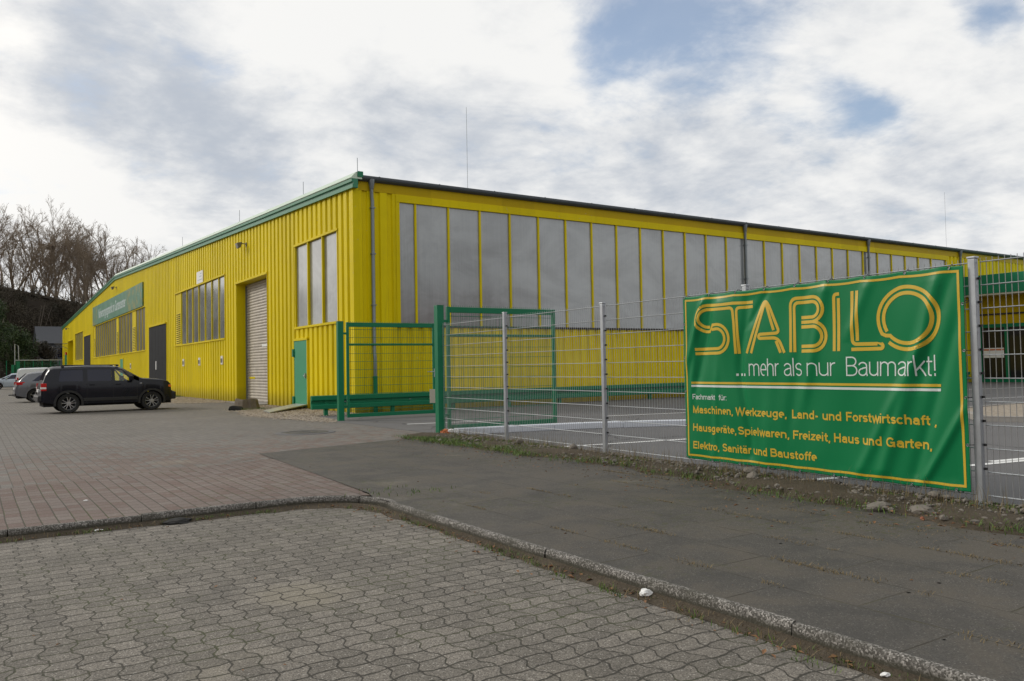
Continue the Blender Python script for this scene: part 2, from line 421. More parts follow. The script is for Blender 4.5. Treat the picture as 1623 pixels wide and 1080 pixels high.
m_, g = mat('banner_cloth')
p = pos(g)
n1 = g.noise(p, 1.2, 4)
c = g.mix(n1, (.0035, .165, .056), (.006, .20, .070))
finish(g, c, .38, 0, g.noise(p, 300.0, 1), .02, .002, .22)
painted('banner_yellow', (.60, .40, .030), .4, .05)
painted('banner_white', (.62, .68, .66), .4, .04)
m_, g = mat('old_sign')
p = pos(g); x, y, z = g.sep(p)
n1 = g.noise(p, 1.1, 6, .7)
c = g.mix(g.ss(n1, .35, .7), (.030, .155, .085), (.075, .21, .135))
ends = g.m('ADD', g.ss(y, 55.0, 56.5), g.m('SUBTRACT', 1.0, g.ss(y, 39.0, 41.5)))
fl = g.m('MULTIPLY', ends, g.ss(g.noise(g.vm('MULTIPLY', p, (1, 1.1, 1)), 1.3, 6, .75), .46, .60))
c = g.mix(g.m('MULTIPLY', fl, .75), c, (.26, .22, .045))
wh = g.m('MULTIPLY', g.m('SUBTRACT', 1.0, g.ss(y, 40.5, 42.0)), g.ss(g.noise(g.vm('MULTIPLY', p, (1, .9, 1.2)), 1.9, 5, .7), .64, .70))
c = g.mix(g.m('MULTIPLY', wh, .8), c, (.55, .55, .46))
finish(g, c, .5, 0, n1, .1, .02)
painted('sign_lettering', (.44, .52, .52), .5, .3, 3.0)

# ------------------------------------------------------------------ mesh helpers
class MB:
    def __init__(s): s.v = []; s.f = []; s.mi = []; s.cur = 0
    def q(s, *pts):
        i = len(s.v); s.v.extend([tuple(p) for p in pts]); s.f.append(tuple(range(i, i + len(pts)))); s.mi.append(s.cur)
    def box(s, x0, x1, y0, y1, z0, z1):
        i = len(s.v)
        s.v += [(x0, y0, z0), (x1, y0, z0), (x1, y1, z0), (x0, y1, z0), (x0, y0, z1), (x1, y0, z1), (x1, y1, z1), (x0, y1, z1)]
        for f in ((3, 2, 1, 0), (4, 5, 6, 7), (0, 1, 5, 4), (1, 2, 6, 5), (2, 3, 7, 6), (3, 0, 4, 7)):
            s.f.append(tuple(i + k for k in f)); s.mi.append(s.cur)
    def bar(s, a, b, w, h, up=(0, 0, 1)):
        a, b = Vector(a), Vector(b); d = (b - a).normalized(); up = Vector(up)
        if abs(d.dot(up)) > .95: up = Vector((1, 0, 0))
        r = d.cross(up).normalized(); u = r.cross(d)
        c = [(-1, -1), (1, -1), (1, 1), (-1, 1)]
        A = [a + r * (w / 2 * x) + u * (h / 2 * y) for x, y in c]; B = [b + r * (w / 2 * x) + u * (h / 2 * y) for x, y in c]
        i = len(s.v); s.v += [tuple(p) for p in A + B]
        for f in ((3, 2, 1, 0), (4, 5, 6, 7), (0, 1, 5, 4), (1, 2, 6, 5), (2, 3, 7, 6), (3, 0, 4, 7)):
            s.f.append(tuple(i + k for k in f)); s.mi.append(s.cur)
    def tube(s, pts, rad, n=8, caps=True):
        pts = [Vector(p) for p in pts]
        if not hasattr(rad, '__len__'): rad = [rad] * len(pts)
        i0 = len(s.v); prev = None
        for j, p in enumerate(pts):
            d = (pts[min(j + 1, len(pts) - 1)] - pts[max(j - 1, 0)]).normalized()
            if prev is None:
                a = Vector((0, 0, 1)) if abs(d.z) < .9 else Vector((1, 0, 0))
                r = d.cross(a).normalized()
            else:
                r = (prev - d * prev.dot(d)).normalized()
            prev = r; u = d.cross(r)
            for k in range(n):
                t = 2 * math.pi * k / n
                s.v.append(tuple(p + (r * math.cos(t) + u * math.sin(t)) * rad[j]))
        for j in range(len(pts) - 1):
            for k in range(n):
                a = i0 + j * n + k; b = i0 + j * n + (k + 1) % n
                s.f.append((a, b, b + n, a + n)); s.mi.append(s.cur)
        if caps:
            s.f.append(tuple(i0 + k for k in reversed(range(n)))); s.mi.append(s.cur)
            e = i0 + (len(pts) - 1) * n
            s.f.append(tuple(e + k for k in range(n))); s.mi.append(s.cur)
    def grid(s, rows):
        i = len(s.v); nr = len(rows); nc = len(rows[0])
        for r in rows: s.v += [tuple(p) for p in r]
        for a in range(nr - 1):
            for b in range(nc - 1):
                s.f.append((i + a * nc + b, i + a * nc + b + 1, i + (a + 1) * nc + b + 1, i + (a + 1) * nc + b)); s.mi.append(s.cur)
    def prism(s, poly, h0, h1, ax='z'):
        n = len(poly); i = len(s.v)
        mk = {'z': lambda a, b, h: (a, b, h), 'y': lambda a, b, h: (a, h, b), 'x': lambda a, b, h: (h, a, b)}[ax]
        s.v += [mk(a, b, h0) for a, b in poly] + [mk(a, b, h1) for a, b in poly]
        s.f.append(tuple(i + k for k in reversed(range(n)))); s.mi.append(s.cur)
        s.f.append(tuple(i + n + k for k in range(n))); s.mi.append(s.cur)
        for k in range(n):
            s.f.append((i + k, i + (k + 1) % n, i + n + (k + 1) % n, i + n + k)); s.mi.append(s.cur)
    def lathe(s, prof, c, axis='z', n=16):
        rows = []
        for k in range(n + 1):
            t = 2 * math.pi * k / n; row = []
            for r, h in prof:
                a, b = r * math.cos(t), r * math.sin(t)
                o = {'z': (a, b, h), 'y': (a, h, b), 'x': (h, a, b)}[axis]
                row.append((c[0] + o[0], c[1] + o[1], c[2] + o[2]))
            rows.append(row)
        s.grid(rows)


def wloc(o):
    v = Vector((0, 0, 0))
    while o is not None: v += o.location; o = o.parent
    return v


def build(name, mb, mats, parent=None, smooth=False, local=False, bevel=0.0, recalc=True):
    """ONE mesh object. Vertices are world coordinates unless local; the parent's place is taken off."""
    off = Vector((0, 0, 0)) if (local or parent is None) else wloc(parent)
    me = bpy.data.meshes.new(name)
    me.from_pydata([(v[0] - off.x, v[1] - off.y, v[2] - off.z) for v in mb.v], [], mb.f)
    if isinstance(mats, str): mats = [mats]
    for m in mats: me.materials.append(MATS[m])
    for p, i in zip(me.polygons, mb.mi): p.material_index = i
    if recalc or smooth:
        bm = bmesh.new(); bm.from_mesh(me)
        if smooth: bmesh.ops.remove_doubles(bm, verts=bm.verts, dist=1e-5)
        if recalc: bmesh.ops.recalc_face_normals(bm, faces=bm.faces)
        bm.to_mesh(me); bm.free()
    if smooth:
        for p in me.polygons: p.use_smooth = True
        me.set_sharp_from_angle(angle=R(40))
    o = bpy.data.objects.new(name, me); COL.objects.link(o)
    if parent is not None: o.parent = parent
    if bevel:
        b = o.modifiers.new('bevel', 'BEVEL'); b.width = bevel; b.segments = 2; b.limit_method = 'ANGLE'; b.angle_limit = R(40)
    return o


def tag(o, label, cat, group=None):
    o['label'] = label; o['category'] = cat
    if group: o['group'] = group
    return o


def thing(name, label, cat, loc=(0, 0, 0), group=None):
    o = bpy.data.objects.new(name, None); COL.objects.link(o); o.location = loc; o.empty_display_size = .3
    return tag(o, label, cat, group)


def kind(o, k): o['kind'] = k; return o


def dup(root, loc=None, rot=None, scale=None):
    def cp(o, par):
        c = o.copy(); COL.objects.link(c)
        if par is not None: c.parent = par
        for ch in o.children: cp(ch, c)
        return c
    r = cp(root, None)
    if loc is not None: r.location = loc
    if rot is not None: r.rotation_euler = rot
    if scale is not None: r.scale = scale
    return r


def text_geo(s, bold=0.0):
    """built-in font -> triangles, as (verts2d, faces), scaled so that x runs 0..1 and cap height is 1"""
    def conv(txt):
        cu = bpy.data.curves.new('t', 'FONT'); cu.body = txt; cu.size = 1.0; cu.offset = bold; cu.resolution_u = 4
        o = bpy.data.objects.new('t', cu); COL.objects.link(o)
        dg = bpy.context.evaluated_depsgraph_get()
        me = bpy.data.meshes.new_from_object(o.evaluated_get(dg))
        bm = bmesh.new(); bm.from_mesh(me)
        bpy.data.objects.remove(o); bpy.data.curves.remove(cu); bpy.data.meshes.remove(me)
        return bm
    b0 = conv('H'); cap = max(v.co.y for v in b0.verts) - min(v.co.y for v in b0.verts); base = min(v.co.y for v in b0.verts); b0.free()
    bm = conv(s)
    bmesh.ops.triangulate(bm, faces=bm.faces)
    for _ in range(2):
        es = [e for e in bm.edges if e.calc_length() > .35]
        if not es: break
        bmesh.ops.subdivide_edges(bm, edges=es, cuts=2); bmesh.ops.triangulate(bm, faces=bm.faces)
    bm.verts.index_update()
    x0 = min(v.co.x for v in bm.verts); x1 = max(v.co.x for v in bm.verts)
    vs = [((v.co.x - x0) / (x1 - x0), (v.co.y - base) / cap) for v in bm.verts]
    fs = [tuple(v.index for v in f.verts) for f in bm.faces]
    bm.free()
    return vs, fs


def put_text(mb, s, u0, u1, base, cap, fn, bold=0.0):
    vs, fs = text_geo(s, bold)
    i = len(mb.v)
    mb.v += [tuple(fn(u0 + x * (u1 - u0), base + y * cap)) for x, y in vs]
    for f in fs: mb.f.append(tuple(i + k for k in f)); mb.mi.append(mb.cur)


def sm(x, a, b):
    t = min(1, max(0, (x - a) / (b - a))); return t * t * (3 - 2 * t)


def fz(x, y):        # the forecourt falls gently away from the hall towards the parked cars
    return 0.0


# ------------------------------------------------------------------ ground, road, pavements
mb = MB(); mb.q((-900, -900, -.35), (900, -900, -.35), (900, 900, -.35), (-900, 900, -.35))
kind(build('ground', mb, 'ground'), 'structure')

KX, KY, KR = -5.95, -14.16, .75          # kerb lines and the rounded corner
arc = [(KX - KR + KR * math.cos(t), KY - KR + KR * math.sin(t)) for t in [math.pi / 2 * (1 - i / 10) for i in range(11)]]
line = [(-70 + i * (KX - KR + 70) / 40, KY) for i in range(40)] + arc + [(KX, KY - KR - i * 1.0) for i in range(1, 40)]
mb = MB(); mb.q(*( [(-70, -60, -.075)] + [(KX, -60, -.075)] + [(a, b, -.075) for a, b in reversed(line)]))
kind(build('road', mb, 'interlocking_pavers'), 'structure')

# forecourt: one gently modelled sheet
xs = [-70, -50, -35, -25, -18, -14, -11, -9, -8, -7] + [-6.5 + .25 * i for i in range(19)]
ys = [-14.13, -10, -6, -3, -2, -1] + [i for i in range(0, 9)] + [12, 20, 30, 50, 75, 100, 130]
xs = [x for x in xs if x < -1.86] + [-1.86, -.9, .3]
mb = MB(); mb.grid([[(x, y, fz(x, y) - .001) for x in xs] for y in ys])
kind(build('forecourt', mb, 'grey_pavers', smooth=True), 'structure')
# red paver band along the kerb; its back edge meets the slabs
mb = MB(); mb.q((-70, KY - .005, .003), (-6.65, KY + .0, .003), (-6.4, -14.2, .003), (-5.93, -14.45, .003), (-5.62, -10.4, .003), (-9, -11.3, .003), (-70, -11.3, .003))
kind(build('red_paving_band', mb, 'red_pavers'), 'structure')
# slab footpath beside the fence
mb = MB(); mb.q((-5.60, -9.55, .007), (-2.58, -8.75, .007), (-2.75, -60, .007), (KX - .005, -60, .007), (KX - .005, -15.1, .007), (-5.98, -14.6, .007), (-5.90, -14.3, .007))
kind(build('footpath', mb, 'pavement_slabs'), 'structure')
# asphalt car park inside the fence
mb = MB(); mb.q((-1.87, -60, .002), (95, -60, .002), (95, .05, .002), (-1.62, .05, .002), (-1.87, -3.4, .002))
kind(build('car_park', mb, 'asphalt'), 'structure')
# forecourt lip and painted bay lines
def fence_x(y): return -1.8 + (y + 8.3) * .037
lines = [((-1.08, -5.44), (1.05, -6.0)), ((3.7, -6.70), (11.5, -8.6)), ((-1.85, -11.90), (5.0, -13.2)), ((-1.92, -16.57), (4.2, -17.75)), ((1.0, -17.0), (8.0, -18.3)), ((-1.2, -20.9), (5.5, -22.2)), ((14, -8.6), (22, -10.4)), ((20, -4.2), (31, -6.6)), ((24, -10), (33, -12))]
for a, b in lines:
    a, b = Vector((*a, 0)), Vector((*b, 0)); d = (b - a).normalized(); n = Vector((-d.y, d.x, 0)) * .055
    mb = MB(); mb.q(*[(q.x, q.y, .007) for q in (a - n, b - n, b + n, a + n)])
    o = kind(build('road_marking', mb, 'white_paint'), 'structure')
# white painted kerb beam that crosses the bays just inside the gate
mb = MB()
pts = [(-1.72, -8.75), (-.4, -8.95), (.9, -9.3), (2.3, -9.95), (3.4, -10.7)]
for a, b in zip(pts[:-1], pts[1:]):
    a, b = Vector((*a, .06)), Vector((*b, .06)); d = (b - a).normalized(); L = (b - a).length
    for i in range(2):
        mb.bar(a + d * (L * i / 2 + .006), a + d * (L * (i + 1) / 2 - .006), .24, .12)
tag(build('kerb_beam', mb, 'kerb_white', bevel=.012), 'low white painted kerb beam across the car park just inside the green gate', 'kerb')

# kerb stones (1 m long, each slightly off)
def kerb_run(path, w, z0, z1, L, name, matn, rnd):
    """sweep kerb stones along a polyline (outer/road edge), thickness to the left of travel"""
    P = [Vector((a, b, 0)) for a, b in path]
    cum = [0.0]
    for a, b in zip(P[:-1], P[1:]): cum.append(cum[-1] + (b - a).length)
    def at(t):
        t = max(0, min(cum[-1], t))
        for i in range(len(P) - 1):
            if t <= cum[i + 1]:
                f = (t - cum[i]) / (cum[i + 1] - cum[i]); return P[i].lerp(P[i + 1], f), (P[i + 1] - P[i]).normalized()
        return P[-1], (P[-1] - P[-2]).normalized()
    mb = MB(); t = 0
    while t < cum[-1]:
        e = min(t + L - .008, cum[-1]); n = max(2, int((e - t) / .12))
        dz = rnd.uniform(-.006, .006); do = rnd.uniform(-.006, .006); rows = []
        for i in range(n + 1):
            p, d = at(t + (e - t) * i / n); nn = Vector((-d.y, d.x, 0))
            ou = p + nn * do
            rows.append([ou + Vector((0, 0, z0)), ou + nn * .006 + Vector((0, 0, z1 + dz - .026)), ou + nn * .014 + Vector((0, 0, z1 + dz - .008)), ou + nn * .028 + Vector((0, 0, z1 + dz)), ou + nn * w + Vector((0, 0, z1 + dz - .002)), ou + nn * w + Vector((0, 0, z0))])
        mb.grid(rows)
        mb.q(*reversed(rows[0])); mb.q(*rows[-1])
        t += L
    return build(name, mb, matn, smooth=True)
rk = random.Random(5)
kpath = [(-70, KY - .06)] + [(a - .00, b - .06) for a, b in arc[:-1]] + [(KX - .06, KY - KR - .2), (KX - .06, -60)]
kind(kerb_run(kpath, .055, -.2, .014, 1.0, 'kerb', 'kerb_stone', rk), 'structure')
# earth and leaf mould that has gathered along the road side of the kerb, with a ragged edge
mb = MB(); rgd = random.Random(14); rows = []
path_ = [(-30 + .12 * i, KY - .055, 0, -1) for i in range(int((30 + KX - KR) / .12))] + [((KX - KR) + (KR - .055) * math.cos(t), (KY - KR) + (KR - .055) * math.sin(t), -math.cos(t), -math.sin(t)) for t in [math.pi / 2 * (1 - i / 9) for i in range(10)]] + [(KX - .055, KY - KR - .12 * i, -1, 0) for i in range(1, 190)]
for i, (x, y, nx, ny) in enumerate(path_):
    w = .035 + .055 * (.5 + .5 * math.sin(i * .13) * math.sin(i * .047 + 1)) + rgd.uniform(0, .05) + (.05 if x > KX - .9 and y > -15.5 else 0)
    rows.append([(x, y, -.045), (x + nx * w * .4, y + ny * w * .4, -.058), (x + nx * w, y + ny * w, -.0735)])
mb.grid(rows)
kind(build('gutter_dirt', mb, 'soil'), 'structure')

# strip of soil and rubble under the fence
rs = random.Random(8)
mb = MB(); rows = []
for j in range(150):
    y = -8.7 - j * .22; row = []
    for i in range(9):
        f = i / 8; xa = -2.72 - .35 * sm(-y, 15.5, 17.0) + .18 * math.sin(y * 1.7) * .5 + .08 * math.sin(y * 5.1); xb = fence_x(y) + .22
        h = (.055 + .035 * math.sin(y * 2.3) * math.sin(y * .9 + 1)) * math.sin(math.pi * min(1, f * 1.25) ** .8) if f < .8 else .03 * (1 - f) * 5
        row.append((xa + (xb - xa) * f, y + rs.uniform(-.03, .03), .006 + max(0, h) + rs.uniform(0, .02) * (0 < i < 8)))
    rows.append(row)
mb.grid(rows)
kind(build('soil_strip', mb, 'soil', smooth=True), 'structure')

# pebble bed along the hall
def inside(poly, x, y):
    c = False; n = len(poly)
    for i in range(n):
        (x1, y1), (x2, y2) = poly[i], poly[(i + 1) % n]
        if (y1 > y) != (y2 > y) and x < (x2 - x1) * (y - y1) / (y2 - y1) + x1: c = not c
    return c
beds = [[(-.08, 8.0), (-.08, -.6), (-1.45, -.6), (-1.6, -2.6), (-2.0, -3.5), (-2.25, -2.2), (-2.75, 1.2), (-2.4, 2.9), (-2.1, 5.4), (-1.5, 6.6), (-.9, 7.6)],
        [(-.08, 11.4), (-.9, 12.2), (-1.9, 12.6), (-2.6, 14.5), (-2.8, 19.0), (-2.3, 26.5), (-.08, 26.5)]]
rp = random.Random(21)
def pebble(mb, x, y, z, r, rnd):
    i = len(mb.v); a = rnd.uniform(0, 6.28); sx, sy, sz = r * rnd.uniform(.8, 1.4), r * rnd.uniform(.7, 1.1), r * rnd.uniform(.5, .8)
    for k in range(5):
        t = a + k * 1.2566; mb.v.append((x + sx * math.cos(t), y + sy * math.sin(t), z))
    mb.v.append((x + sx * .2 * rnd.uniform(-1, 1), y, z + sz)); 
    for k in range(5): mb.f.append((i + k, i + (k + 1) % 5, i + 5)); mb.mi.append(0)
for bi, bed in enumerate(beds):
    mb = MB(); mb.q(*[(a, b, fz(a, b) + .006) for a, b in bed])
    kind(build('pebble_bed', mb, 'pebbles'), 'structure')
    mb = MB(); x0, x1 = min(a for a, b in bed), max(a for a, b in bed); y0, y1 = min(b for a, b in bed), max(b for a, b in bed); n = 0
    while n < (6500 if bi == 0 else 5000):
        x, y = rp.uniform(x0 - .15, x1), rp.uniform(y0 - .2, y1)
        if inside(bed, x, y) or (inside(bed, x + rp.uniform(0, .35), y + rp.uniform(-.2, .35)) and rp.random() < .5):
            pebble(mb, x, y, fz(x, y) + .004, rp.uniform(.016, .036), rp)
        n += 1
    kind(build('pebbles', mb, 'pebble_stone', recalc=False), 'stuff')
# small kerbed planting island in the car park, filled with pebbles
mb = MB()
isl = [(9.6, -12.0), (13.0, -12.0), (13.0, -16.0), (8.2, -16.0), (7.3, -13.7)]
mb.q(*[(a, b, .10) for a, b in isl]); kind(build('island_bed', mb, 'pebbles'), 'structure')
kind(kerb_run(list(reversed(isl)) + [isl[-1]], .12, -.05, .12, .9, 'island_kerb', 'concrete', rk), 'structure')

# ------------------------------------------------------------------ the hall
EAVE, RIDGE, FAR, YR, YF, XL = 6.91, 8.80, 7.05, 46.0, 88.4, 78.0
def rz(y): return EAVE + (RIDGE - EAVE) * y / YR if y < YR else RIDGE + (FAR - RIDGE) * (y - YR) / (YF - YR)
hall = thing('warehouse', 'long yellow corrugated metal market hall with green roof trim and grey window strips', 'warehouse')


def rib_profile(s0, s1, pitch, d, wide, slope, phase=0.0):
    """points (s, depth) of trapezoid sheet between s0 and s1"""
    base = [(0, d), (wide, d), (wide + slope, 0), (pitch - slope, 0)]
    pts = []; k = math.floor((s0 - phase) / pitch) - 1
    allp = []
    while phase + k * pitch < s1 + pitch:
        allp += [(phase + k * pitch + a, b) for a, b in base]; k += 1
    def at(s):
        for (a, da), (b, db) in zip(allp[:-1], allp[1:]):
            if a <= s <= b: return da + (db - da) * (s - a) / max(1e-9, b - a)
        return 0
    return [(s0, at(s0))] + [(a, b) for a, b in allp if s0 + 1e-4 < a < s1 - 1e-4] + [(s1, at(s1))]


def ribwall_x(mb, y0, y1, z0, z1, pitch=.43, d=.055, wide=.235, slope=.035):
    P = rib_profile(y0, y1, pitch, d, wide, slope)
    for (a, da), (b, db) in zip(P[:-1], P[1:]):
        za, zb = (z1(a), z1(b)) if callable(z1) else (z1, z1)
        mb.q((-da, a, z0), (-da, a, za), (-db, b, zb), (-db, b, z0))


def ribwall_y(mb, x0, x1, z0, z1, pitch=.36, d=.05, wide=.19, slope=.035):
    P = rib_profile(x0, x1, pitch, d, wide, slope)
    for (a, da), (b, db) in zip(P[:-1], P[1:]):
        mb.q((a, -da, z0), (b, -db, z0), (b, -db, z1), (a, -da, z1))


WT, WB = 5.45, 2.72
OPEN = [(1.23, 5.0, WB, WT), (3.85, 5.16, 0, 2.3), (8.2, 12.4, 0, 4.87), (14.25, 24.44, WB, WT), (26.8, 32.0, 0, 4.03), (33.5, 59.03, WB, WT),
        (42.2, 43.6, 0, 2.35), (61.3, 66.2, 0, 4.87), (67.5, 74.4, WB, WT), (76.5, 81.8, 0, 4.95)]
ye = sorted(set([.10, YF] + [v for o in OPEN for v in o[:2]]))
mb = MB()
for a, b in zip(ye[:-1], ye[1:]):
    zs = sorted((o[2], o[3]) for o in OPEN if o[0] <= a + 1e-6 and o[1] >= b - 1e-6)
    z = -.1
    for lo, hi in zs:
        if lo > z + .05: ribwall_x(mb, a, b, z, lo)
        z = hi
    ribwall_x(mb, a, b, z, lambda s: rz(s) - .12)
wl = build('wall', mb, 'yellow_cladding', hall, recalc=False); wl['label'] = 'yellow ribbed gable wall'
# corner strip
mb = MB(); mb.box(-.062, .12, -.06, .10, -.1, 6.62)
build('corner_trim', mb, 'yellow_trim', hall, bevel=.006)

# ---- front wall (long side)
X0, X1, SB, ST = 1.42, 31.9, 2.58, 6.23
mb = MB()
ribwall_y(mb, .12, X0 - .12, -.1, 6.46, .40, .05, .22, .03)
ribwall_y(mb, X0 - .12, X1 + .12, -.1, SB - .09, .36)
ribwall_y(mb, X1 + .12, XL, -.1, 6.46, .36)
fw = build('wall', mb, 'yellow_cladding', hall, recalc=False); fw['label'] = 'yellow ribbed long wall under the window strip'
mb = MB()
mb.box(X0 - .12, X1 + .12, -.075, .03, ST, 6.46)
build('window_head', mb, 'yellow_trim', hall)
mb = MB(); mb.box(.12, XL, -.055, .06, 6.463, 6.74)
build('eaves_board', mb, 'yellow_fascia', hall)
mb = MB(); mb.box(X0 - .1, X1 + .1, -.085, .03, SB - .088, SB - .03)
build('drip_flashing', mb, 'drip_dark', hall)
strip = MB(); strip.box(X0 - .12, X0, -.07, .03, SB - .03, ST - .002)
sw = build('strip_window', strip, 'yellow_trim', hall)
strip = MB(); strip.box(X1, X1 + .12, -.07, .03, SB - .03, ST - .002); build('jamb', strip, 'yellow_trim', sw)
mull = [X0, 1.96] + [1.96 + 1.1437 * i for i in range(1, 27)]
mull = [x for x in mull if x < X1 - .3] + [X1]
for a, b in zip(mull[:-1], mull[1:]):
    mb = MB(); mb.q((a, -.004, SB - .028), (b, -.004, SB - .028), (b, -.004, ST), (a, -.004, ST))
    build('pane', mb, 'sheet_front', sw)
for x in mull[1:-1]:
    mb = MB(); mb.box(x - .032, x + .032, -.052, -.001, SB - .027, ST - .003)
    build('mullion', mb, 'yellow_trim', sw)
mb = MB(); mb.box(-.04, XL, .10, .25, -.1, 6.40)          # blocks the view through the building
build('inner_lining', mb, 'dark_inside', hall)
# roof and eaves gutter
mb = MB()
for (a, b) in ((-.12, YR), (YR, YF + .15)):
    za, zb = rz(max(0, a)) - .03, rz(min(b, YF)) - .03
    mb.q((.06, a, za), (XL, a, za), (XL, b, zb), (.06, b, zb)); mb.q((.06, a, za - .15), (.06, b, zb - .15), (XL, b, zb - .15), (XL, a, za - .15))
mb.q((.06, -.12, EAVE - .18), (XL, -.12, EAVE - .18), (XL, -.12, EAVE - .03), (.06, -.12, EAVE - .03))
roof = build('roof', mb, 'roof_dark', hall, recalc=False)
mb = MB()
prof = [(-.055 - .075 - .085 * math.cos(t), 6.85 - .105 * math.sin(t)) for t in [math.pi * i / 8 for i in range(9)]]
xsg = [.04] + [6 * i for i in range(1, 13)] + [XL]
mb.grid([[(x, a, b) for a, b in [(prof[0][0], 6.875)] + prof + [(prof[-1][0], 6.89), (prof[-1][0] - .01, 6.89)] + [(a + (.006 if a < -.13 else -.006), b + .008) for a, b in reversed(prof)]] for x in xsg])
mb.q(*[(.04, a, b) for a, b in prof])
gut = build('gutter', mb, 'gutter_zinc', hall, recalc=False)
for i in range(int(XL / 2.0)):
    mb = MB(); mb.box(.7 + i * 2.0, .735 + i * 2.0, -.225, -.04, 6.86, 6.885); build('gutter_strap', mb, 'gutter_zinc', gut)


def downpipe(x, zlow=1.0):
    mb = MB()
    mb.lathe([(.10, 6.80), (.095, 6.74), (.062, 6.52), (.055, 6.50)], (x, -.125, 0), 'z', 12)
    mb.tube([(x, -.125, 6.54), (x, -.125, 6.40), (x + .015, -.10, 6.28), (x + .03, -.105, 6.18), (x + .03, -.11, 1.75), (x + .03, -.13, 1.68), (x + .03, -.15, 1.6), (x + .03, -.15, zlow)], .052, 12)
    o = build('downpipe', mb, 'zinc', hall, smooth=True)
    for z in (5.95, 4.6, 3.1, 1.95): m2 = MB(); m2.box(x - .035, x + .095, -.17, -.04, z, z + .035); build('pipe_clip', m2, 'zinc', o)
    m3 = MB(); m3.tube([(x + .03, -.15, -.05), (x + .03, -.15, zlow)], .064, 12); m3.tube([(x + .03, -.15, zlow), (x + .03, -.15, zlow + .05)], .074, 12)
    build('standpipe', m3, 'gate_green', o, smooth=True)
for x in (.50, 16.72, 25.15, 33.2): downpipe(x)

# ---- green verge trim up the gable
def sweep_verge(prof, name, m, ys=None, parent=hall):
    """prof: (x, dz from the roof edge)"""
    mb = MB(); ys = ys or [-.24, 8, 16, 24, 32, 40, YR, 52, 60, 68, 76, 82, YF + .2]
    mb.grid([[(x, y, rz(min(max(y, 0), YF)) + dz) for x, dz in prof] for y in ys])
    y = ys[0]; mb.q(*[(x, y, rz(0) + dz) for x, dz in prof]); y = ys[-1]; mb.q(*[(x, y, rz(YF) + dz) for x, dz in prof])
    return build(name, mb, m, parent, recalc=True)
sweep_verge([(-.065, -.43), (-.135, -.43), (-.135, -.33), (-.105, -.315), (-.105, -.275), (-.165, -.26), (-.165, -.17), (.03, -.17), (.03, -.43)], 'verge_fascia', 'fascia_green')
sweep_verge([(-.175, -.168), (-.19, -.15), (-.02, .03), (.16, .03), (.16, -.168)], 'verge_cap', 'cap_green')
mb = MB(); mb.box(.012, .19, -.262, -.242, 6.80, 6.965)
build('verge_end_plate', mb, 'gate_green', hall, bevel=.006)
# joints of the trim sheets
for i in range(1, 22):
    y = 4.0 * i; z = rz(y); mb = MB()
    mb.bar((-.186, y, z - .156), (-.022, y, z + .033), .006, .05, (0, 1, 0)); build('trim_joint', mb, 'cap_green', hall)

# ---- windows of the gable side
def side_window(y0, y1, divs, m, z0=WB, z1=WT, louvres=(), dp=.05):
    mb = MB()
    mb.box(-.085, .05, y0 - .10, y1 + .06, z1, z1 + .07); mb.box(-.095, .05, y0 - .06, y1 + .08, z0 - .07, z0)
    mb.box(-.058, .05, y0 - .06, y0, z0, z1); mb.box(-.058, .05, y1, y1 + .06, z0, z1)
    w = build('window', mb, 'yellow_trim', hall)
    ed = [y0] + list(divs) + [y1]
    for a, b in zip(ed[:-1], ed[1:]):
        lv = any(abs(a - l) < .02 for l in louvres)
        if lv:
            mb = MB(); mb.box(-.03, .05, a, b, z0, z1); pn = build('louvre_panel', mb, 'yellow_trim', w)
            mb = MB(); zt = z0 + (z1 - z0) * .62; n = 15
            for i in range(n):
                z = z0 + .08 + (zt - z0 - .08) * i / n
                mb.box(-.036, -.0305, a + .22, b - .22, z, z + (zt - z0) / n * .58)
            build('slot_shade', mb, 'dark_inside', pn)  # dark strips on the panel face imitate the shade in recessed slots
            mb = MB()
            for i in range(n):
                z = z0 + .08 + (zt - z0 - .08) * i / n
                mb.q((-.037, a + .24, z + .075), (-.037, b - .24, z + .075), (-.075, b - .24, z + .03), (-.075, a + .24, z + .03))
            build('slat', mb, 'yellow_trim', pn)
        else:
            mb = MB(); mb.q((.005, a, z0), (.005, b, z0), (.005, b, z1), (.005, a, z1))
            build('pane', mb, m, w)
    for y in divs: mb = MB(); mb.box(-dp, .004, y - .035, y + .035, z0, z1); build('mullion', mb, 'yellow_trim', w)
    return w
side_window(1.23, 5.0, (2.42, 3.74), 'sheet_side', dp=.075)
side_window(14.25, 24.44, (15.33, 16.6, 17.85, 19.15, 20.45, 21.75, 23.05), 'sheet_side', louvres=(23.05,), dp=.04)
side_window(33.5, 59.03, [34.66, 35.82, 36.98, 38.49] + [38.49 + 1.22 * i for i in range(1, 6)] + [45.72] + [45.72 + 1.226 * i for i in range(1, 11)], 'sheet_dusty', louvres=(36.98, 44.59, 57.98), dp=.03)
side_window(67.5, 74.4, [67.5 + 1.15 * i for i in range(1, 6)], 'sheet_dusty', dp=.03)

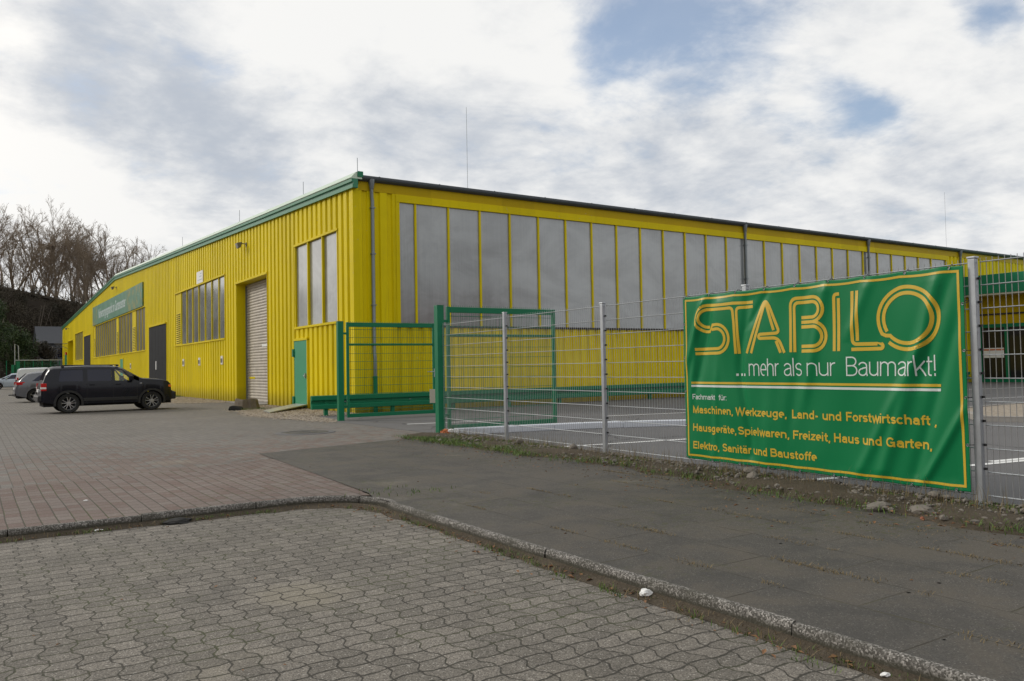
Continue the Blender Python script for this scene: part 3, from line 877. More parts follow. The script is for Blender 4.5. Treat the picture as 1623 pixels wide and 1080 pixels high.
# ---- doors
def leaf_door(y0, y1, h, m, hy, hm):
    mb = MB(); mb.box(-.075, .02, y0, y1, .05, h - .03)
    d = build('door', mb, m, hall, bevel=.006)
    mb = MB(); mb.box(-.085, .02, y0 - .05, y0, 0, h); mb.box(-.085, .02, y1, y1 + .05, 0, h); mb.box(-.095, .02, y0 - .05, y1 + .05, h - .028, h + .05); mb.box(-.09, .02, y0, y1, -.02, .045)
    build('door_frame', mb, 'yellow_trim' if m != 'door_green' else 'yellow_trim', d)
    mb = MB(); mb.box(-.115, -.075, hy - .02, hy + .02, 1.0, 1.16); mb.box(-.13, -.11, hy - .02, hy + .12, 1.06, 1.09)
    build('handle', mb, hm, d)
    return d
d = leaf_door(3.88, 5.13, 2.28, 'door_green', 4.0, 'galvanised')
for z in (1.72, .12): mb = MB(); mb.box(-.12, -.06, 5.10, 5.24, z, z + .26); build('hinge', mb, 'gate_green', d)
leaf_door(42.23, 43.57, 2.33, 'door_green', 42.4, 'galvanised')
def slide_door(y0, y1, h, n):
    mb = MB(); mb.box(-.085, .02, y0, y1, .02, h); d = build('sliding_door', mb, 'anthracite', hall, bevel=.005); d['label'] = 'tall dark anthracite door'
    for i in range(1, n): y = y0 + (y1 - y0) * i / n; mb = MB(); mb.box(-.089, -.08, y - .012, y + .012, .06, h - .06); build('seam', mb, 'dark_inside', d)
    mb = MB(); mb.box(-.13, -.084, y0 + (y1 - y0) * .52, y0 + (y1 - y0) * .52 + .16, 1.45, 1.95); build('handle', mb, 'white_plastic', d)
    mb = MB(); mb.box(-.14, .02, y0 - .05, y1 + .05, h + .002, h + .08); mb.box(-.07, .02, y0 - .06, y0 - .001, 0, h); mb.box(-.07, .02, y1 + .001, y1 + .06, 0, h); build('door_frame', mb, 'yellow_trim', d)
slide_door(26.8, 32.0, 4.03, 5); slide_door(61.3, 66.2, 4.85, 5)
# roller shutter in a deep reveal
mb = MB(); n = 42; rows = []
ra, rb, xd = 8.2, 12.4, .37
pr = []
for i in range(n):
    z = .02 + i * .1155
    pr += [(xd + .012, z), (xd - .010, z + .022), (xd - .016, z + .06), (xd - .008, z + .098)]
mb.grid([[(x, y, min(z, 4.86)) for x, z in pr] for y in (ra + .05, rb - .05)])
ro = build('roller_shutter', mb, 'shutter', hall, recalc=False)
for y in (rb - .13, ra + .02): mb = MB(); mb.box(xd - .05, xd + .05, y, y + .11, 0, 4.8); build('guide_rail', mb, 'zinc', ro)
mb = MB(); mb.box(xd - .0205, xd - .0165, 9.2, 10.2, 2.22, 2.32); build('label_strip', mb, 'paper_white', ro)
mb = MB(); mb.box(xd - .0205, xd - .0165, 11.2, 12.0, .95, 1.03); build('tape', mb, 'yellow_trim', ro)
mb = MB()
mb.box(-.055, xd + .08, rb - .018, rb + .05, -.05, 4.93); mb.box(-.055, xd + .08, ra - .05, ra + .018, -.05, 4.93); mb.box(-.09, xd + .08, ra - .06, rb + .06, 4.872, 4.95)
rev = build('door_reveal', mb, 'yellow_trim', ro)
mb = MB(); mb.box(-.5, xd, ra + .03, rb - .03, -.03, .03); build('sill', mb, 'concrete', ro)
# porch recess at the far end with a lamp bracket
mb = MB(); mb.box(.9, .98, 76.5, 81.8, 0, 4.95); mb.box(-.055, .9, 81.8, 81.88, 0, 5.0); mb.box(-.055, .9, 76.42, 76.5, 0, 5.0); mb.box(-.08, .95, 76.4, 81.9, 4.953, 5.03)
po = build('porch', mb, 'yellow_trim', hall)
mb = MB(); mb.bar((-.05, 82.5, 4.75), (-1.3, 83.2, 4.75), .06, .06); mb.bar((-.05, 82.5, 4.2), (-1.0, 83.05, 4.72), .04, .04)
build('bracket', mb, 'lamp_grey', po)
mb = MB(); mb.box(-.10, -.056, 83.2, 85.0, 2.35, 3.6); build('notice_panel', mb, 'door_green', hall)
mb = MB(); mb.tube([(-.12, 83.0, 3.5), (-.12, 83.0, 3.8)], .13, 8); build('alarm_lamp', mb, 'lamp_red', hall)
# floodlights on brackets
for y, z in ((10.9, 6.34), (45.4, 7.75), (80.8, 6.39)):
    mb = MB(); mb.bar((-.055, y - .1, z), (-.24, y + .02, z + .03), .035, .035); mb.box(-.085, -.05, y - .15, y - .04, z - .09, z + .06)
    fl = build('floodlight', mb, 'lamp_grey', hall)
    mb = MB(); mb.prism([(-.22, z + .08), (-.42, z + .04), (-.36, z - .17), (-.28, z - .14)], y - .10, y + .20, 'y'); build('lamp_housing', mb, 'lamp_grey', fl, bevel=.012)
    mb = MB(); mb.prism([(-.424, z + .02), (-.432, z + .02), (-.376, z - .15), (-.368, z - .15)], y - .08, y + .18, 'y'); build('lens', mb, 'lamp_lens', fl)
# small switch plates between ribs
for y in (14.7, 18.9, 22.4, 29.5 - .0, 39.0, 47.0):
    if 26.8 < y < 32: continue
    mb = MB(); mb.box(-.085, -.05, y - .15, y + .15, 1.58, 1.95); pl = build('switch_plate', mb, 'white_plastic', hall)
    mb = MB(); mb.box(-.10, -.086, y - .10, y + .10, 1.66, 1.84); build('socket', mb, 'lamp_grey', pl)
# lightning rods
for x, y, z0, z1 in ((.13, .02, 6.9, 7.42), (.25, 4.98, rz(5), 7.72), (.25, 12.9, rz(13), 8.1), (.25, 24.0, rz(24), 8.55), (5.03, 2.0, 6.9, 10.25), (41.5, 5.0, 7.0, 11.65)):
    mb = MB(); mb.tube([(x, y, z0), (x, y, z1)], .009 if z1 < 9 else .007, 6); mb.tube([(x, y, z0 - .02), (x, y, z0 + .08)], .05, 6)
    build('lightning_rod', mb, 'zinc', hall)

# ---- entrance wing at the far right end
wing = thing('entrance_wing', 'low entrance wing with green fascia band and dark glass shop front behind the fence', 'building', (34.5, 0, 0))
mb = MB(); mb.box(34.5, 48, -16, -.06, 2.98, 5.1)
build('wall', mb, 'yellow_fascia', wing)
mb = MB(); mb.box(33.4, 48.3, -16.5, -.08, 4.48, 5.44)
build('fascia_band', mb, 'gate_green', wing, bevel=.01)
mb = MB(); mb.box(33.42, 34.5, -16.4, -.09, 4.40, 4.479); build('soffit', mb, 'beige_sheet', wing)
mb = MB(); mb.box(34.44, 34.499, -16, -.06, 3.44, 3.52); build('trim_line', mb, 'drip_dark', wing)
ys = [-.3 - i * 1.32 for i in range(12)]
for i, (a, b) in enumerate(zip(ys[:-1], ys[1:])):
    mb = MB(); mb.box(34.46, 34.58, a - .09, a + .09, 0, 2.976); mb.box(34.47, 34.58, b + .09, a - .09, 2.80, 2.976); mb.box(34.47, 34.58, b + .09, a - .09, 0, .16)
    f = build('shop_window', mb, 'gate_green', wing)
    mb = MB(); mb.box(34.50, 34.54, b + .09, a - .09, .16, 2.80); build('pane', mb, 'shop_glass', f)
    if i % 3 == 0:
        mb = MB(); mb.box(34.485, 34.498, b + .16, a - .16, 1.25, 1.75); build('poster', mb, 'paper_white', f)
        mb = MB(); mb.box(34.478, 34.4845, b + .16, a - .16, 1.62, 1.70); build('poster_stripe', mb, 'orange_print', f)

# ---- signs fixed to the gable
sg = thing('wall_sign', 'long faded green sign with white lettering above the middle windows of the gable', 'sign', (-.1, 46.5, 5.55))
mb = MB(); mb.prism([(33.95, 5.53), (59.02, 5.53), (59.02, 7.16), (33.95, 7.06)], -.14, -.06, 'x')
build('panel', mb, 'old_sign', sg)
mb = MB(); put_text(mb, 'Nahversorgungsmarkt im Gartencenter', 55.0, 40.6, 5.98, .78, lambda u, v: (-.143, u, v), .02)
build('lettering', mb, 'sign_lettering', sg, recalc=False)
nb = thing('notice_sign', 'small white notice board above the louvred window of the gable', 'sign', (-.07, 18.7, 5.53))
mb = MB(); mb.box(-.085, -.06, 18.05, 19.3, 5.53, 6.10); build('board', mb, 'paper_white', nb)
for z, a, b in ((5.95, 18.25, 18.6), (5.82, 18.3, 18.75), (5.66, 18.2, 19.1)): mb = MB(); mb.box(-.087, -.0855, a, b, z, z + .05); build('print', mb, 'sign_lettering', nb)

# ---- things at the foot of the gable
rampo = MB()
rampo.v = [(-.11, 4.95, .11), (-.11, 3.85, .11), (-1.92, 1.9, .02), (-1.72, 3.15, .02), (-.11, 4.95, .145), (-.11, 3.85, .145), (-1.92, 1.9, .045), (-1.72, 3.15, .045)]
rampo.f = [(3, 2, 1, 0), (4, 5, 6, 7), (0, 1, 5, 4), (1, 2, 6, 5), (2, 3, 7, 6), (3, 0, 4, 7)]; rampo.mi = [0] * 6
tag(build('ramp_plate', rampo, 'alu_plate'), 'flat grey metal ramp plate leading up to the green side door', 'ramp')
mb = MB(); mb.box(-.5, -.2, 4.0, 4.3, .005, .10)
tag(build('concrete_block', mb, 'concrete', bevel=.01), 'grey concrete block propping up the ramp at the green door', 'block')
rst = random.Random(4)
st = thing('tree_stump', 'weathered low tree stump on the pebbles beside the roller shutter', 'stump', (-1.55, 5.6, 0))
rows = []
for j, (h, rr) in enumerate(((0, .44), (.08, .39), (.2, .36), (.29, .345), (.33, .32))):
    rows.append([(-1.55 + rr * (1 + .10 * math.sin(5 * t + 1) + .06 * math.sin(11 * t)) * math.cos(t) , 5.6 + rr * 1.25 * (1 + .1 * math.sin(5 * t + 1) + .06 * math.sin(11 * t)) * math.sin(t), h + (.03 * math.sin(3 * t) if j > 2 else 0)) for t in [2 * math.pi * k / 28 for k in range(29)]])
rows.append([(-1.55 + .15 * math.cos(t), 5.6 + .2 * math.sin(t), .27 + .03 * math.sin(4 * t)) for t in [2 * math.pi * k / 28 for k in range(29)]]); rows.append([(-1.55, 5.6, .25)] * 29)
mb = MB(); mb.grid(rows); build('trunk', mb, 'stump_wood', st, smooth=True)
mb = MB(); mb.tube([(-1.9, 5.0, .03), (-2.25, 4.75, .05), (-2.0, 4.6, .03)], [.09, .12, .05], 7)
tag(build('plastic_bag', mb, 'rag_black'), 'crumpled dark plastic bag lying against the tree stump', 'bag')
mh = thing('manhole_cover', 'round cast iron manhole cover set in the grey paving', 'manhole', (-3.62, -5.98, 0))
mb = MB(); mb.lathe([(.60, .002), (.58, .012), (.47, .014), (.46, .004)], (-3.62, -5.98, 0), 'z', 36); build('rim', mb, 'asphalt', mh)
mb = MB(); mb.lathe([(.455, .004), (.45, .016), (.36, .016), (.35, .010), (.25, .010), (.24, .016), (.12, .016), (.11, .010), (0, .010)], (-3.62, -5.98, 0), 'z', 36); build('lid', mb, 'cast_iron', mh)

# ---- crash barrier along the long wall
gr = thing('guard_rail', 'long green crash barrier standing in front of the long yellow wall', 'barrier', (-1.55, -.6, 0))
yb = -.62
prof = [(yb + .05, .20), (yb - .06, .185), (yb - .09, .20), (yb - .09, .30), (yb - .075, .315), (yb - .01, .34), (yb - .01, .41), (yb - .075, .425), (yb - .09, .44), (yb - .09, .545), (yb - .06, .56), (yb + .05, .55)]
mb = MB(); mb.grid([[(x, a, b) for a, b in prof] for x in [-1.57 + i * 2.0 for i in range(17)] + [32.6]])
mb.q(*[(-1.57, a, b) for a, b in prof]); build('rail', mb, 'gate_green', gr)
for i in range(17): mb = MB(); mb.box(-.6 + i * 2 - .03, -.6 + i * 2 + .03, yb - .025, yb - .012, .36, .39); build('bolt', mb, 'zinc', gr)
for i in range(17):
    x = -1.15 + i * 2.0; mb = MB(); mb.box(x - .05, x + .05, yb - .03, yb + .06, -.05, .5); build('post', mb, 'gate_green', gr)

# ------------------------------------------------------------------ mesh fence
FD = Vector((-.037, -1, 0)).normalized(); FN = Vector((1, -.037, 0)).normalized()     # along the fence towards the road; towards the car park
F0 = Vector((-1.8, -8.3, 0))
def F(s, off, z): return F0 + FD * s + FN * off + Vector((0, 0, z))
POSTS = [2.48, 5.10, 7.67, 10.18, 12.70, 15.2, 17.7, 20.2]
fence = thing('mesh_fence', 'galvanised double wire mesh fence on grey square posts carrying the green banner', 'fence', tuple(F(0, 0, 0)))
PW, PD = .062, .05
for s in POSTS:
    mb = MB(); mb.bar(F(s, -.015, -.2), F(s, -.015, 2.10 + (.04 if s < 3 else 0)), PD, PW, FD)
    p = build('post', mb, 'galvanised', fence, bevel=.005)
    mb = MB(); mb.bar(F(s, -.015, 2.101 + (.04 if s < 3 else 0)), F(s, -.015, 2.118 + (.04 if s < 3 else 0)), PD + .012, PW + .012, FD)
    build('post_cap', mb, 'galvanised', p, bevel=.004)
    for z in (.32, .52, .72, .92, 1.12, 1.32, 1.52, 1.72, 1.92): mb = MB(); mb.bar(F(s + .036, .0, z), F(s + .036, .0, z + .02), .02, .03, FD); build('clamp', mb, 'black_plastic', p)
ends = [.10] + POSTS
for a, b in zip(ends[:-1], ends[1:]):
    mb = MB(); a2, b2 = a + .045, b - .045
    for i in range(11):
        z = .105 + i * .1965
        for o in (-.0085, .0085): mb.tube([F(a2, .02 + o, z), F(b2, .02 + o, z)], .0042, 4, False)
    n = round((b2 - a2) / .05)
    for i in range(n + 1):
        s = a2 + (b2 - a2) * i / n
        mb.tube([F(s, .02, .085), F(s, .02, 2.105)], .0031, 4, False)
    build('mesh_panel', mb, 'wire_galvanised', fence, recalc=False)

# ---- the two gate leaves, both standing open
def gate(name, label, hinge, end, hand):
    h = Vector(hinge); e = Vector(end); d = (e - h).normalized(); L = (e - h).length; n = Vector((-d.y, d.x, 0)); U = Vector((0, 0, 1))
    t = thing(name, label, 'gate', hinge)
    mb = MB(); mb.bar(h - d * .10 - U * .2, h - d * .10 + U * 2.44, .14, .14, d); mb.bar(h - d * .10 + U * 2.441, h - d * .10 + U * 2.452, .15, .15, d)
    build('gate_post', mb, 'gate_green', t, bevel=.008)
    z0, z1, w = .07, 2.43, .07
    mb = MB(); P = lambda s, z: h + d * s + U * z
    a = .06
    mb.bar(P(a + .035, z0), P(a + .035, z1), w, .06, d); mb.bar(P(L - .035, z0), P(L - .035, z1), w, .06, d)
    mb.bar(P(a + .07, z1 - .06), P(L - .07, z1 - .06), .058, .11, U); mb.bar(P(a + .07, z0 + .045), P(L - .07, z0 + .045), .058, .09, U)
    mb.bar(P(a + .07, 1.88), P(L - .07, 1.88), .045, .045, U)
    build('leaf_frame', mb, 'gate_green', t, bevel=.005)
    mb = MB()
    z = .25
    while z < z1 - .12:
        for o in (-.008, .008): mb.tube([P(a + .06, z) + n * (o + .005), P(L - .06, z) + n * (o + .005)], .0045, 4, False)
        z += .2
    m = round((L - a - .14) / .05)
    for i in range(1, m): s = a + .07 + (L - a - .14) * i / m; mb.tube([P(s, z0 + .05) + n * .005, P(s, z1 - .07) + n * .005], .0034, 4, False)
    build('leaf_mesh', mb, 'gate_green', t, recalc=False)
    for z in (.35, 2.15): mb = MB(); mb.bar(h - d * .05 + U * z, h + d * .09 + U * z, .05, .05, U); build('hinge', mb, 'gate_green', t)
    mb = MB()
    for i in range(m): s = a + .07 + (L - a - .14) * i / m; mb.bar(P(s, z1), P(s, z1 + .03), .006, .006, d)
    build('spike_comb', mb, 'gate_green', t, recalc=False)
    if hand:
        for sg_ in (-1, 1):
            mb = MB(); mb.bar(P(L - .035, 1.02) + n * (.036 * sg_), P(L - .035, 1.24) + n * (.036 * sg_), .04, .012, n); mb.tube([P(L - .035, 1.16) + n * (.04 * sg_), P(L - .035, 1.16) + n * (.085 * sg_), P(L - .17, 1.16) + n * (.09 * sg_)], .011, 8)
            build('handle', mb, 'galvanised', t)
        mb = MB(); mb.bar(P(L - .10, .34) + n * -.045, P(L - .10, .70) + n * -.045, .17, .02, n)
        build('lock_plate', mb, 'beige_sheet', t, bevel=.004)
    return t
gate('gate_leaf', 'green mesh gate leaf with latch handle standing open near the corner of the hall', (-1.56, -2.97, 0), (.93, -3.06, 0), True)
gate('gate_leaf', 'green mesh gate leaf standing open behind the first grey fence post', (-1.72, -8.36, 0), (.92, -8.36, 0), False)

# ------------------------------------------------------------------ banner
BU0 = 6.745; BW, BZ0, BZ1 = 3.385, .125, 2.055
ban = thing('banner', 'large green printed banner with yellow lettering and border tied to the fence', 'banner', tuple(F(BU0 + BW / 2, -.06, BZ0)))
def wave(u, z):
    t = (z - BZ0) / (BZ1 - BZ0); w = 0.0
    # pulled in at the post behind, hanging folds from the eyelets
    w += -.020 * math.exp(-((u - .93 - .06 * math.sin(4 * z)) / .055) ** 2) * (.35 + .65 * math.sin(math.pi * t)) 
    w += .017 * math.exp(-((u - .62 + .18 * (t - .6)) / .16) ** 2) * sm(t, 0, .35)
    for (ua, ta, ub, tb, amp, wd) in ((.08, .62, .36, 1.0, .022, .055), (.22, .5, .5, 1.0, -.014, .06), (.10, .38, .22, .78, .012, .05), (1.75, .45, 2.02, .98, .012, .06), (1.55, .3, 1.78, 1.0, -.010, .07),
                                      (2.55, .0, 3.16, .92, .020, .07), (2.30, .0, 2.95, .62, .013, .06), (2.85, .0, 3.28, .7, -.014, .06), (2.95, .0, 3.36, .36, .017, .045),
                                      (.45, .0, .52, .5, .008, .05), (1.22, .1, 1.30, .55, .008, .09), (3.0, .55, 3.25, 1.0, -.016, .07), (2.3, .75, 2.52, 1.0, .010, .06), (1.05, .82, 1.3, 1.0, -.009, .05)):
        if tb == ta: continue
        f = (t - ta) / (tb - ta)
        if -.3 < f < 1.3:
            c = ua + (ub - ua) * f; w += amp * math.exp(-((u - c) / wd) ** 2) * max(0, min(1, (f + .3) / .3, (1.3 - f) / .3))
    w *= 1.35
    w += .0045 * math.exp(-(min(abs(u / .405 - round(u / .405)), 1) * .405 / .03) ** 2) * (sm(t, .90, 1.0) + sm(1 - t, .92, 1.0))
    w += .006 * math.sin(u * 5.2 + z * 2.1) + .004 * math.sin(u * 11.0 - z * 4.0 + 1) + .003 * math.sin(z * 7 + u * 3)
    e = min(u, BW - u, z - BZ0, BZ1 - z)
    w *= .35 + .65 * sm(e, 0, .12)
    # scalloped edge between eyelets
    return w
def Bn(u, z, lift=0.0):
    t = (z - BZ0) / (BZ1 - BZ0)
    sag = -.010 * math.sin(math.pi * ((u / .40) % 1.0)) * (1 if t > .5 else -.6) * (abs(2 * t - 1) ** 3)
    return F(BU0 + u, -.075 - wave(u, z) - lift, z + sag)
mb = MB(); NU, NZ = 360, 200
mb.grid([[Bn(BW * i / NU, BZ0 + (BZ1 - BZ0) * j / NZ) for i in range(NU + 1)] for j in range(NZ + 1)])
cl = build('cloth', mb, 'banner_cloth', ban, smooth=True)
md = cl.modifiers.new('thickness', 'SOLIDIFY'); md.thickness = .0012; md.offset = 0
LIFT = .0030
def strokes(mb, path, w, closed=False):
    """ribbon along a (u, z) polyline, laid on the cloth"""
    P = [Vector(p) for p in path]; P = [p for i, p in enumerate(P) if i == 0 or (p - P[i - 1]).length > .0015]; Q = [P[0]]
    for a, b in zip(P[:-1], P[1:]):
        n = max(1, int((b - a).length / .03))
        for i in range(1, n + 1): Q.append(a.lerp(b, i / n))
    rows = []
    for i, p in enumerate(Q):
        d0 = (p - Q[i - 1]).normalized() if i else (Q[1] - p).normalized(); d1 = (Q[i + 1] - p).normalized() if i < len(Q) - 1 else d0
        d = (d0 + d1); d = d.normalized() if d.length > 1e-6 else d0
        n = Vector((-d.y, d.x)); c = max(.5, n.dot(Vector((-d0.y, d0.x))))
        k = w / 2 / c; rows.append([Bn(*(p + n * k), LIFT), Bn(*p, LIFT), Bn(*(p - n * k), LIFT)])
    mb.grid(rows)
def arcp(cx, cz, rx, rz_, a0, a1, n=14): return [(cx + rx * math.cos(R(a0 + (a1 - a0) * i / n)), cz + rz_ * math.sin(R(a0 + (a1 - a0) * i / n))) for i in range(n + 1)]
def fil(*ps):
    """round the corners given as (u, z, r)"""
    out = []
    for i, p in enumerate(ps):
        r = p[2] if len(p) > 2 else 0
        if r == 0 or i in (0, len(ps) - 1): out.append(p[:2]); continue
        c = Vector(p[:2]); a = (Vector(ps[i - 1][:2]) - c); b = (Vector(ps[i + 1][:2]) - c)
        ra = min(r, a.length * .5); rb = min(r, b.length * .5); a = c + a.normalized() * ra; b = c + b.normalized() * rb
        for k in range(9):
            t = k / 8; q = a * (1 - t) ** 2 + c * 2 * t * (1 - t) + b * t * t; out.append((q.x, q.y))
    return out
SW = .0335
mb = MB()
# S and T
strokes(mb, [(1.075, 1.919)] + [(.39, 1.925)] + arcp(.39, 1.772, .175, .153, 90, 270) + [(.43, 1.620), (.485, 1.695)] + [(.565, 1.698)] + arcp(.565, 1.5335, .165, .1645, 90, -90) + [(.196, 1.369)], SW)
strokes(mb, fil((.815, 1.355), (.808, 1.70), (.792, 1.873, .05), (.39, 1.876)) + arcp(.39, 1.774, .122, .102, 90, 270) + [(.425, 1.672)], SW)
strokes(mb, [(.468, 1.642), (.56, 1.648)] + arcp(.56, 1.534, .115, .114, 90, -90) + [(.193, 1.42)], SW)
strokes(mb, fil((.855, 1.355), (.85, 1.70), (.845, 1.868, .05), (1.073, 1.870)), SW)
# A
strokes(mb, fil((.980, 1.357), (1.245, 1.985, .17), (1.425, 1.562, .06), (1.155, 1.556, .03), (1.155, 1.512, .03), (1.405, 1.512, .07), (1.484, 1.351)), SW)
strokes(mb, fil((1.045, 1.356), (1.247, 1.915, .085), (1.350, 1.595)), SW)
strokes(mb, [(1.378, 1.478), (1.434, 1.352)], SW)
# B
strokes(mb, fil((1.566, 1.354), (1.572, 1.908, .09), (1.845, 1.912)) + arcp(1.85, 1.7845, .135, .1275, 90, -90) + [(1.702, 1.657)], SW)
strokes(mb, [(1.86, 1.656)] + arcp(1.862, 1.509, .142, .147, 90, -90) + [(1.70, 1.362)], SW)
strokes(mb, fil((1.615, 1.353), (1.62, 1.862, .06), (1.845, 1.863)) + arcp(1.85, 1.784, .084, .079, 90, -90) + [(1.704, 1.705)], SW)
strokes(mb, [(1.701, 1.609), (1.86, 1.609)] + arcp(1.862, 1.5095, .095, .0995, 90, -90) + [(1.70, 1.41)], SW)
# I
strokes(mb, fil((2.096, 1.352), (2.108, 1.913, .045), (2.168, 1.914)), SW); strokes(mb, [(2.148, 1.351), (2.158, 1.872)], SW)
# L
strokes(mb, fil((2.312, 1.927), (2.302, 1.412, .05), (2.59, 1.409)) + arcp(2.588, 1.386, .024, .023, 90, -90, 8) + [(2.29, 1.363)], SW); strokes(mb, [(2.364, 1.925), (2.355, 1.443)], SW)
# O
strokes(mb, arcp(2.866, 1.633, .292, .284, -131, 208, 60) + [(2.645, 1.482), (2.69, 1.479)] + arcp(2.866, 1.633, .238, .229, -134, 210, 56), SW)
build('large_lettering', mb, 'banner_yellow', ban, recalc=False)
def glyph(ch, sx, sy):
    """single-stroke grotesque letters: (list of polylines, advance); cap height 1, sx/sy half a stroke in each direction"""
    X = .72; T = 1 - sy; XT = X - sy
    def el(cx, cy, rx, ry, a0, a1, n=12): return arcp(cx, cy, rx, ry, a0, a1, n)
    w = .56; R_ = w - sx; c = w / 2; r = c - sx; ry = (X - 2 * sy) / 2; cy = X / 2
    bowl = el(c, cy, r, ry, 0, 360, 22)
    if ch == ' ': return [], .30
    if ch == 'n': return [[(sx, 0), (sx, X)], [(sx, .42)] + el(c, XT - .20, r, .20, 170, 0) + [(R_, 0)]], w + .10
    if ch == 'h': return [[(sx, 0), (sx, 1)], [(sx, .42)] + el(c, XT - .20, r, .20, 170, 0) + [(R_, 0)]], w + .10
    if ch == 'm':
        q = .44; rr2 = q / 2
        return [[(sx, 0), (sx, X)], [(sx, .42)] + el(sx + rr2, XT - .18, rr2, .18, 170, 0) + [(sx + q, 0)], [(sx + q, .42)] + el(sx + q + rr2, XT - .18, rr2, .18, 170, 0) + [(sx + 2 * q, 0)]], 2 * q + 2 * sx + .10
    if ch == 'r': return [[(sx, 0), (sx, X)], [(sx, .40)] + el(sx + .24, XT - .22, .24, .22, 170, 82, 7)], .36
    if ch == 'u' or ch == 'ü':
        L = [[(sx, X), (sx, .30)] + el(c, sy + .20, r, .20, 185, 350) + [(R_, .30)], [(R_, X), (R_, 0)]]
        if ch == 'ü': L += [[(c - .12, .86), (c - .12, .98)], [(c + .12, .86), (c + .12, .98)]]
        return L, w + .10
    if ch == 'o': return [bowl], w + .07
    if ch == 'c': return [el(c, cy, r, ry, 42, 318, 18)], w + .03
    if ch == 'e': return [[(sx + .02, cy), (R_, cy)] + el(c, cy, r, ry, 0, 290, 20)], w + .06
    if ch in 'aä':
        e = w - sx - .02
        L = [el(c - .01, XT - .18, e - c + .01, .18, 165, 0) + [(e, .12), (e + .04, 0)], [(e, .43)] + [(c, .40)] + el(c - .02, sy + .17, c - sx - .02, .17, 90, 270) + el(c, sy + .22, e - c, .22, 285, 345, 5) + [(e, .30)]]
        if ch == 'ä': L += [[(c - .12, .86), (c - .12, .98)], [(c + .12, .86), (c + .12, .98)]]
        return L, w + .09
    if ch == 'd': return [bowl, [(R_, 0), (R_, 1)]], w + .10
    if ch == 'p': return [bowl, [(sx, -.24), (sx, X)]], w + .09
    if ch == 'g': return [bowl, [(R_, X), (R_, -.05)] + el(c, -.05, r, .17, 0, -150, 10)], w + .10
    if ch == 'l': return [[(sx, 0), (sx, 1)]], 2 * sx + .11
    if ch == 'i': return [[(sx, 0), (sx, X)], [(sx, .86), (sx, 1)]], 2 * sx + .11
    if ch == 't': return [[(sx + .08, .92), (sx + .08, .20)] + el(sx + .20, sy + .12, .12, .12, 180, 275, 6) + [(sx + .26, sy)], [(0, XT), (.34, XT)]], .40
    if ch == 'f': return [[(sx + .08, 0), (sx + .08, .78)] + el(sx + .22, T - .16, .14, .16, 180, 85, 6) + [(sx + .28, T)], [(0, XT), (.33, XT)]], .36
    if ch == 'k': return [[(sx, 0), (sx, 1)], [(.46, X), (sx + .02, .26)], [(.20, .44), (.50, 0)]], .54
    if ch == 'w': return [[(.03, X), (.19, .02), (.36, .70), (.53, .02), (.69, X)]], .76
    if ch == 'z': return [[(.03, XT), (.43, XT), (.03, sy), (.45, sy)]], .52
    if ch == 's':
        q = (X - 2 * sy) / 4; rx = .23 - sx + .02; m = .25
        return [el(m, XT - q, rx, q, 25, 270, 16) + el(m, sy + q, rx, q, 90, -155, 16)], .54
    if ch == 'S':
        q = (1 - 2 * sy) / 4; rx = .33 - sx; m = .33
        return [el(m, T - q, rx, q, 20, 270, 16) + el(m, sy + q, rx + .01, q, 90, -160, 16)], .73
    if ch == 'M': return [[(sx, 0), (sx, T), (.41, .06), (.82 - sx, T), (.82 - sx, 0)]], .93
    if ch == 'W': return [[(.03, 1), (.24, .03), (.47, .97), (.70, .03), (.91, 1)]], .97
    if ch == 'L': return [[(sx, 1), (sx, sy), (.56, sy)]], .62
    if ch == 'F': return [[(sx, 0), (sx, T), (.58, T)], [(sx, .50), (.52, .50)]], .64
    if ch == 'E': return [[(.62, T), (sx, T), (sx, sy), (.63, sy)], [(sx, .52), (.58, .52)]], .71
    if ch == 'H': return [[(sx, 0), (sx, 1)], [(.70 - sx, 0), (.70 - sx, 1)], [(sx, .52), (.70 - sx, .52)]], .81
    if ch == 'G': return [el(.38, .5, .38 - sx, .5 - sy, 38, 335, 24) + [(.74 - sx, .46)], [(.40, .46), (.74, .46)], [(.74 - sx, .46), (.74 - sx, 0)]], .84
    if ch == 'B': return [[(.34, .53)] + el(.37, .53 + (T - .53) / 2, .24 - sx + .05, (T - .53) / 2, -90, 90) + [(sx, T), (sx, sy), (.36, sy)] + el(.38, sy + (.53 - sy) / 2, .28 - sx + .05, (.53 - sy) / 2, -90, 90) + [(sx, .53)]], .76
    if ch == ',': return [[(.09, .12), (.09, 0), (.04, -.16)]], .26
    if ch == '-': return [[(.04, .34), (.32, .34)]], .38
    if ch == ':': return [[(.08, 0), (.08, .13)], [(.08, X - .13), (.08, X)]], .22
    if ch == '!': return [[(.08, 0), (.08, .13)], [(.08, .25), (.08, 1)]], .18
    raise KeyError(ch)


def word(s, u0, u1, base, cap, w, name, m):
    """a word set between u0 and u1 on the cloth with stroke width w"""
    sy = w / 2 / cap; sx = sy
    for _ in range(4):
        A = sum(glyph(c, sx, sy)[1] for c in s) - .08; kx = (u1 - u0) / A; sx = w / 2 / kx
    mb = MB(); x = 0
    for c in s:
        L, adv = glyph(c, sx, sy)
        for p in L: strokes(mb, [(u0 + (x + a) * kx, base + b * cap) for a, b in p], w)
        x += adv
    return build(name, mb, m, ban, recalc=False)


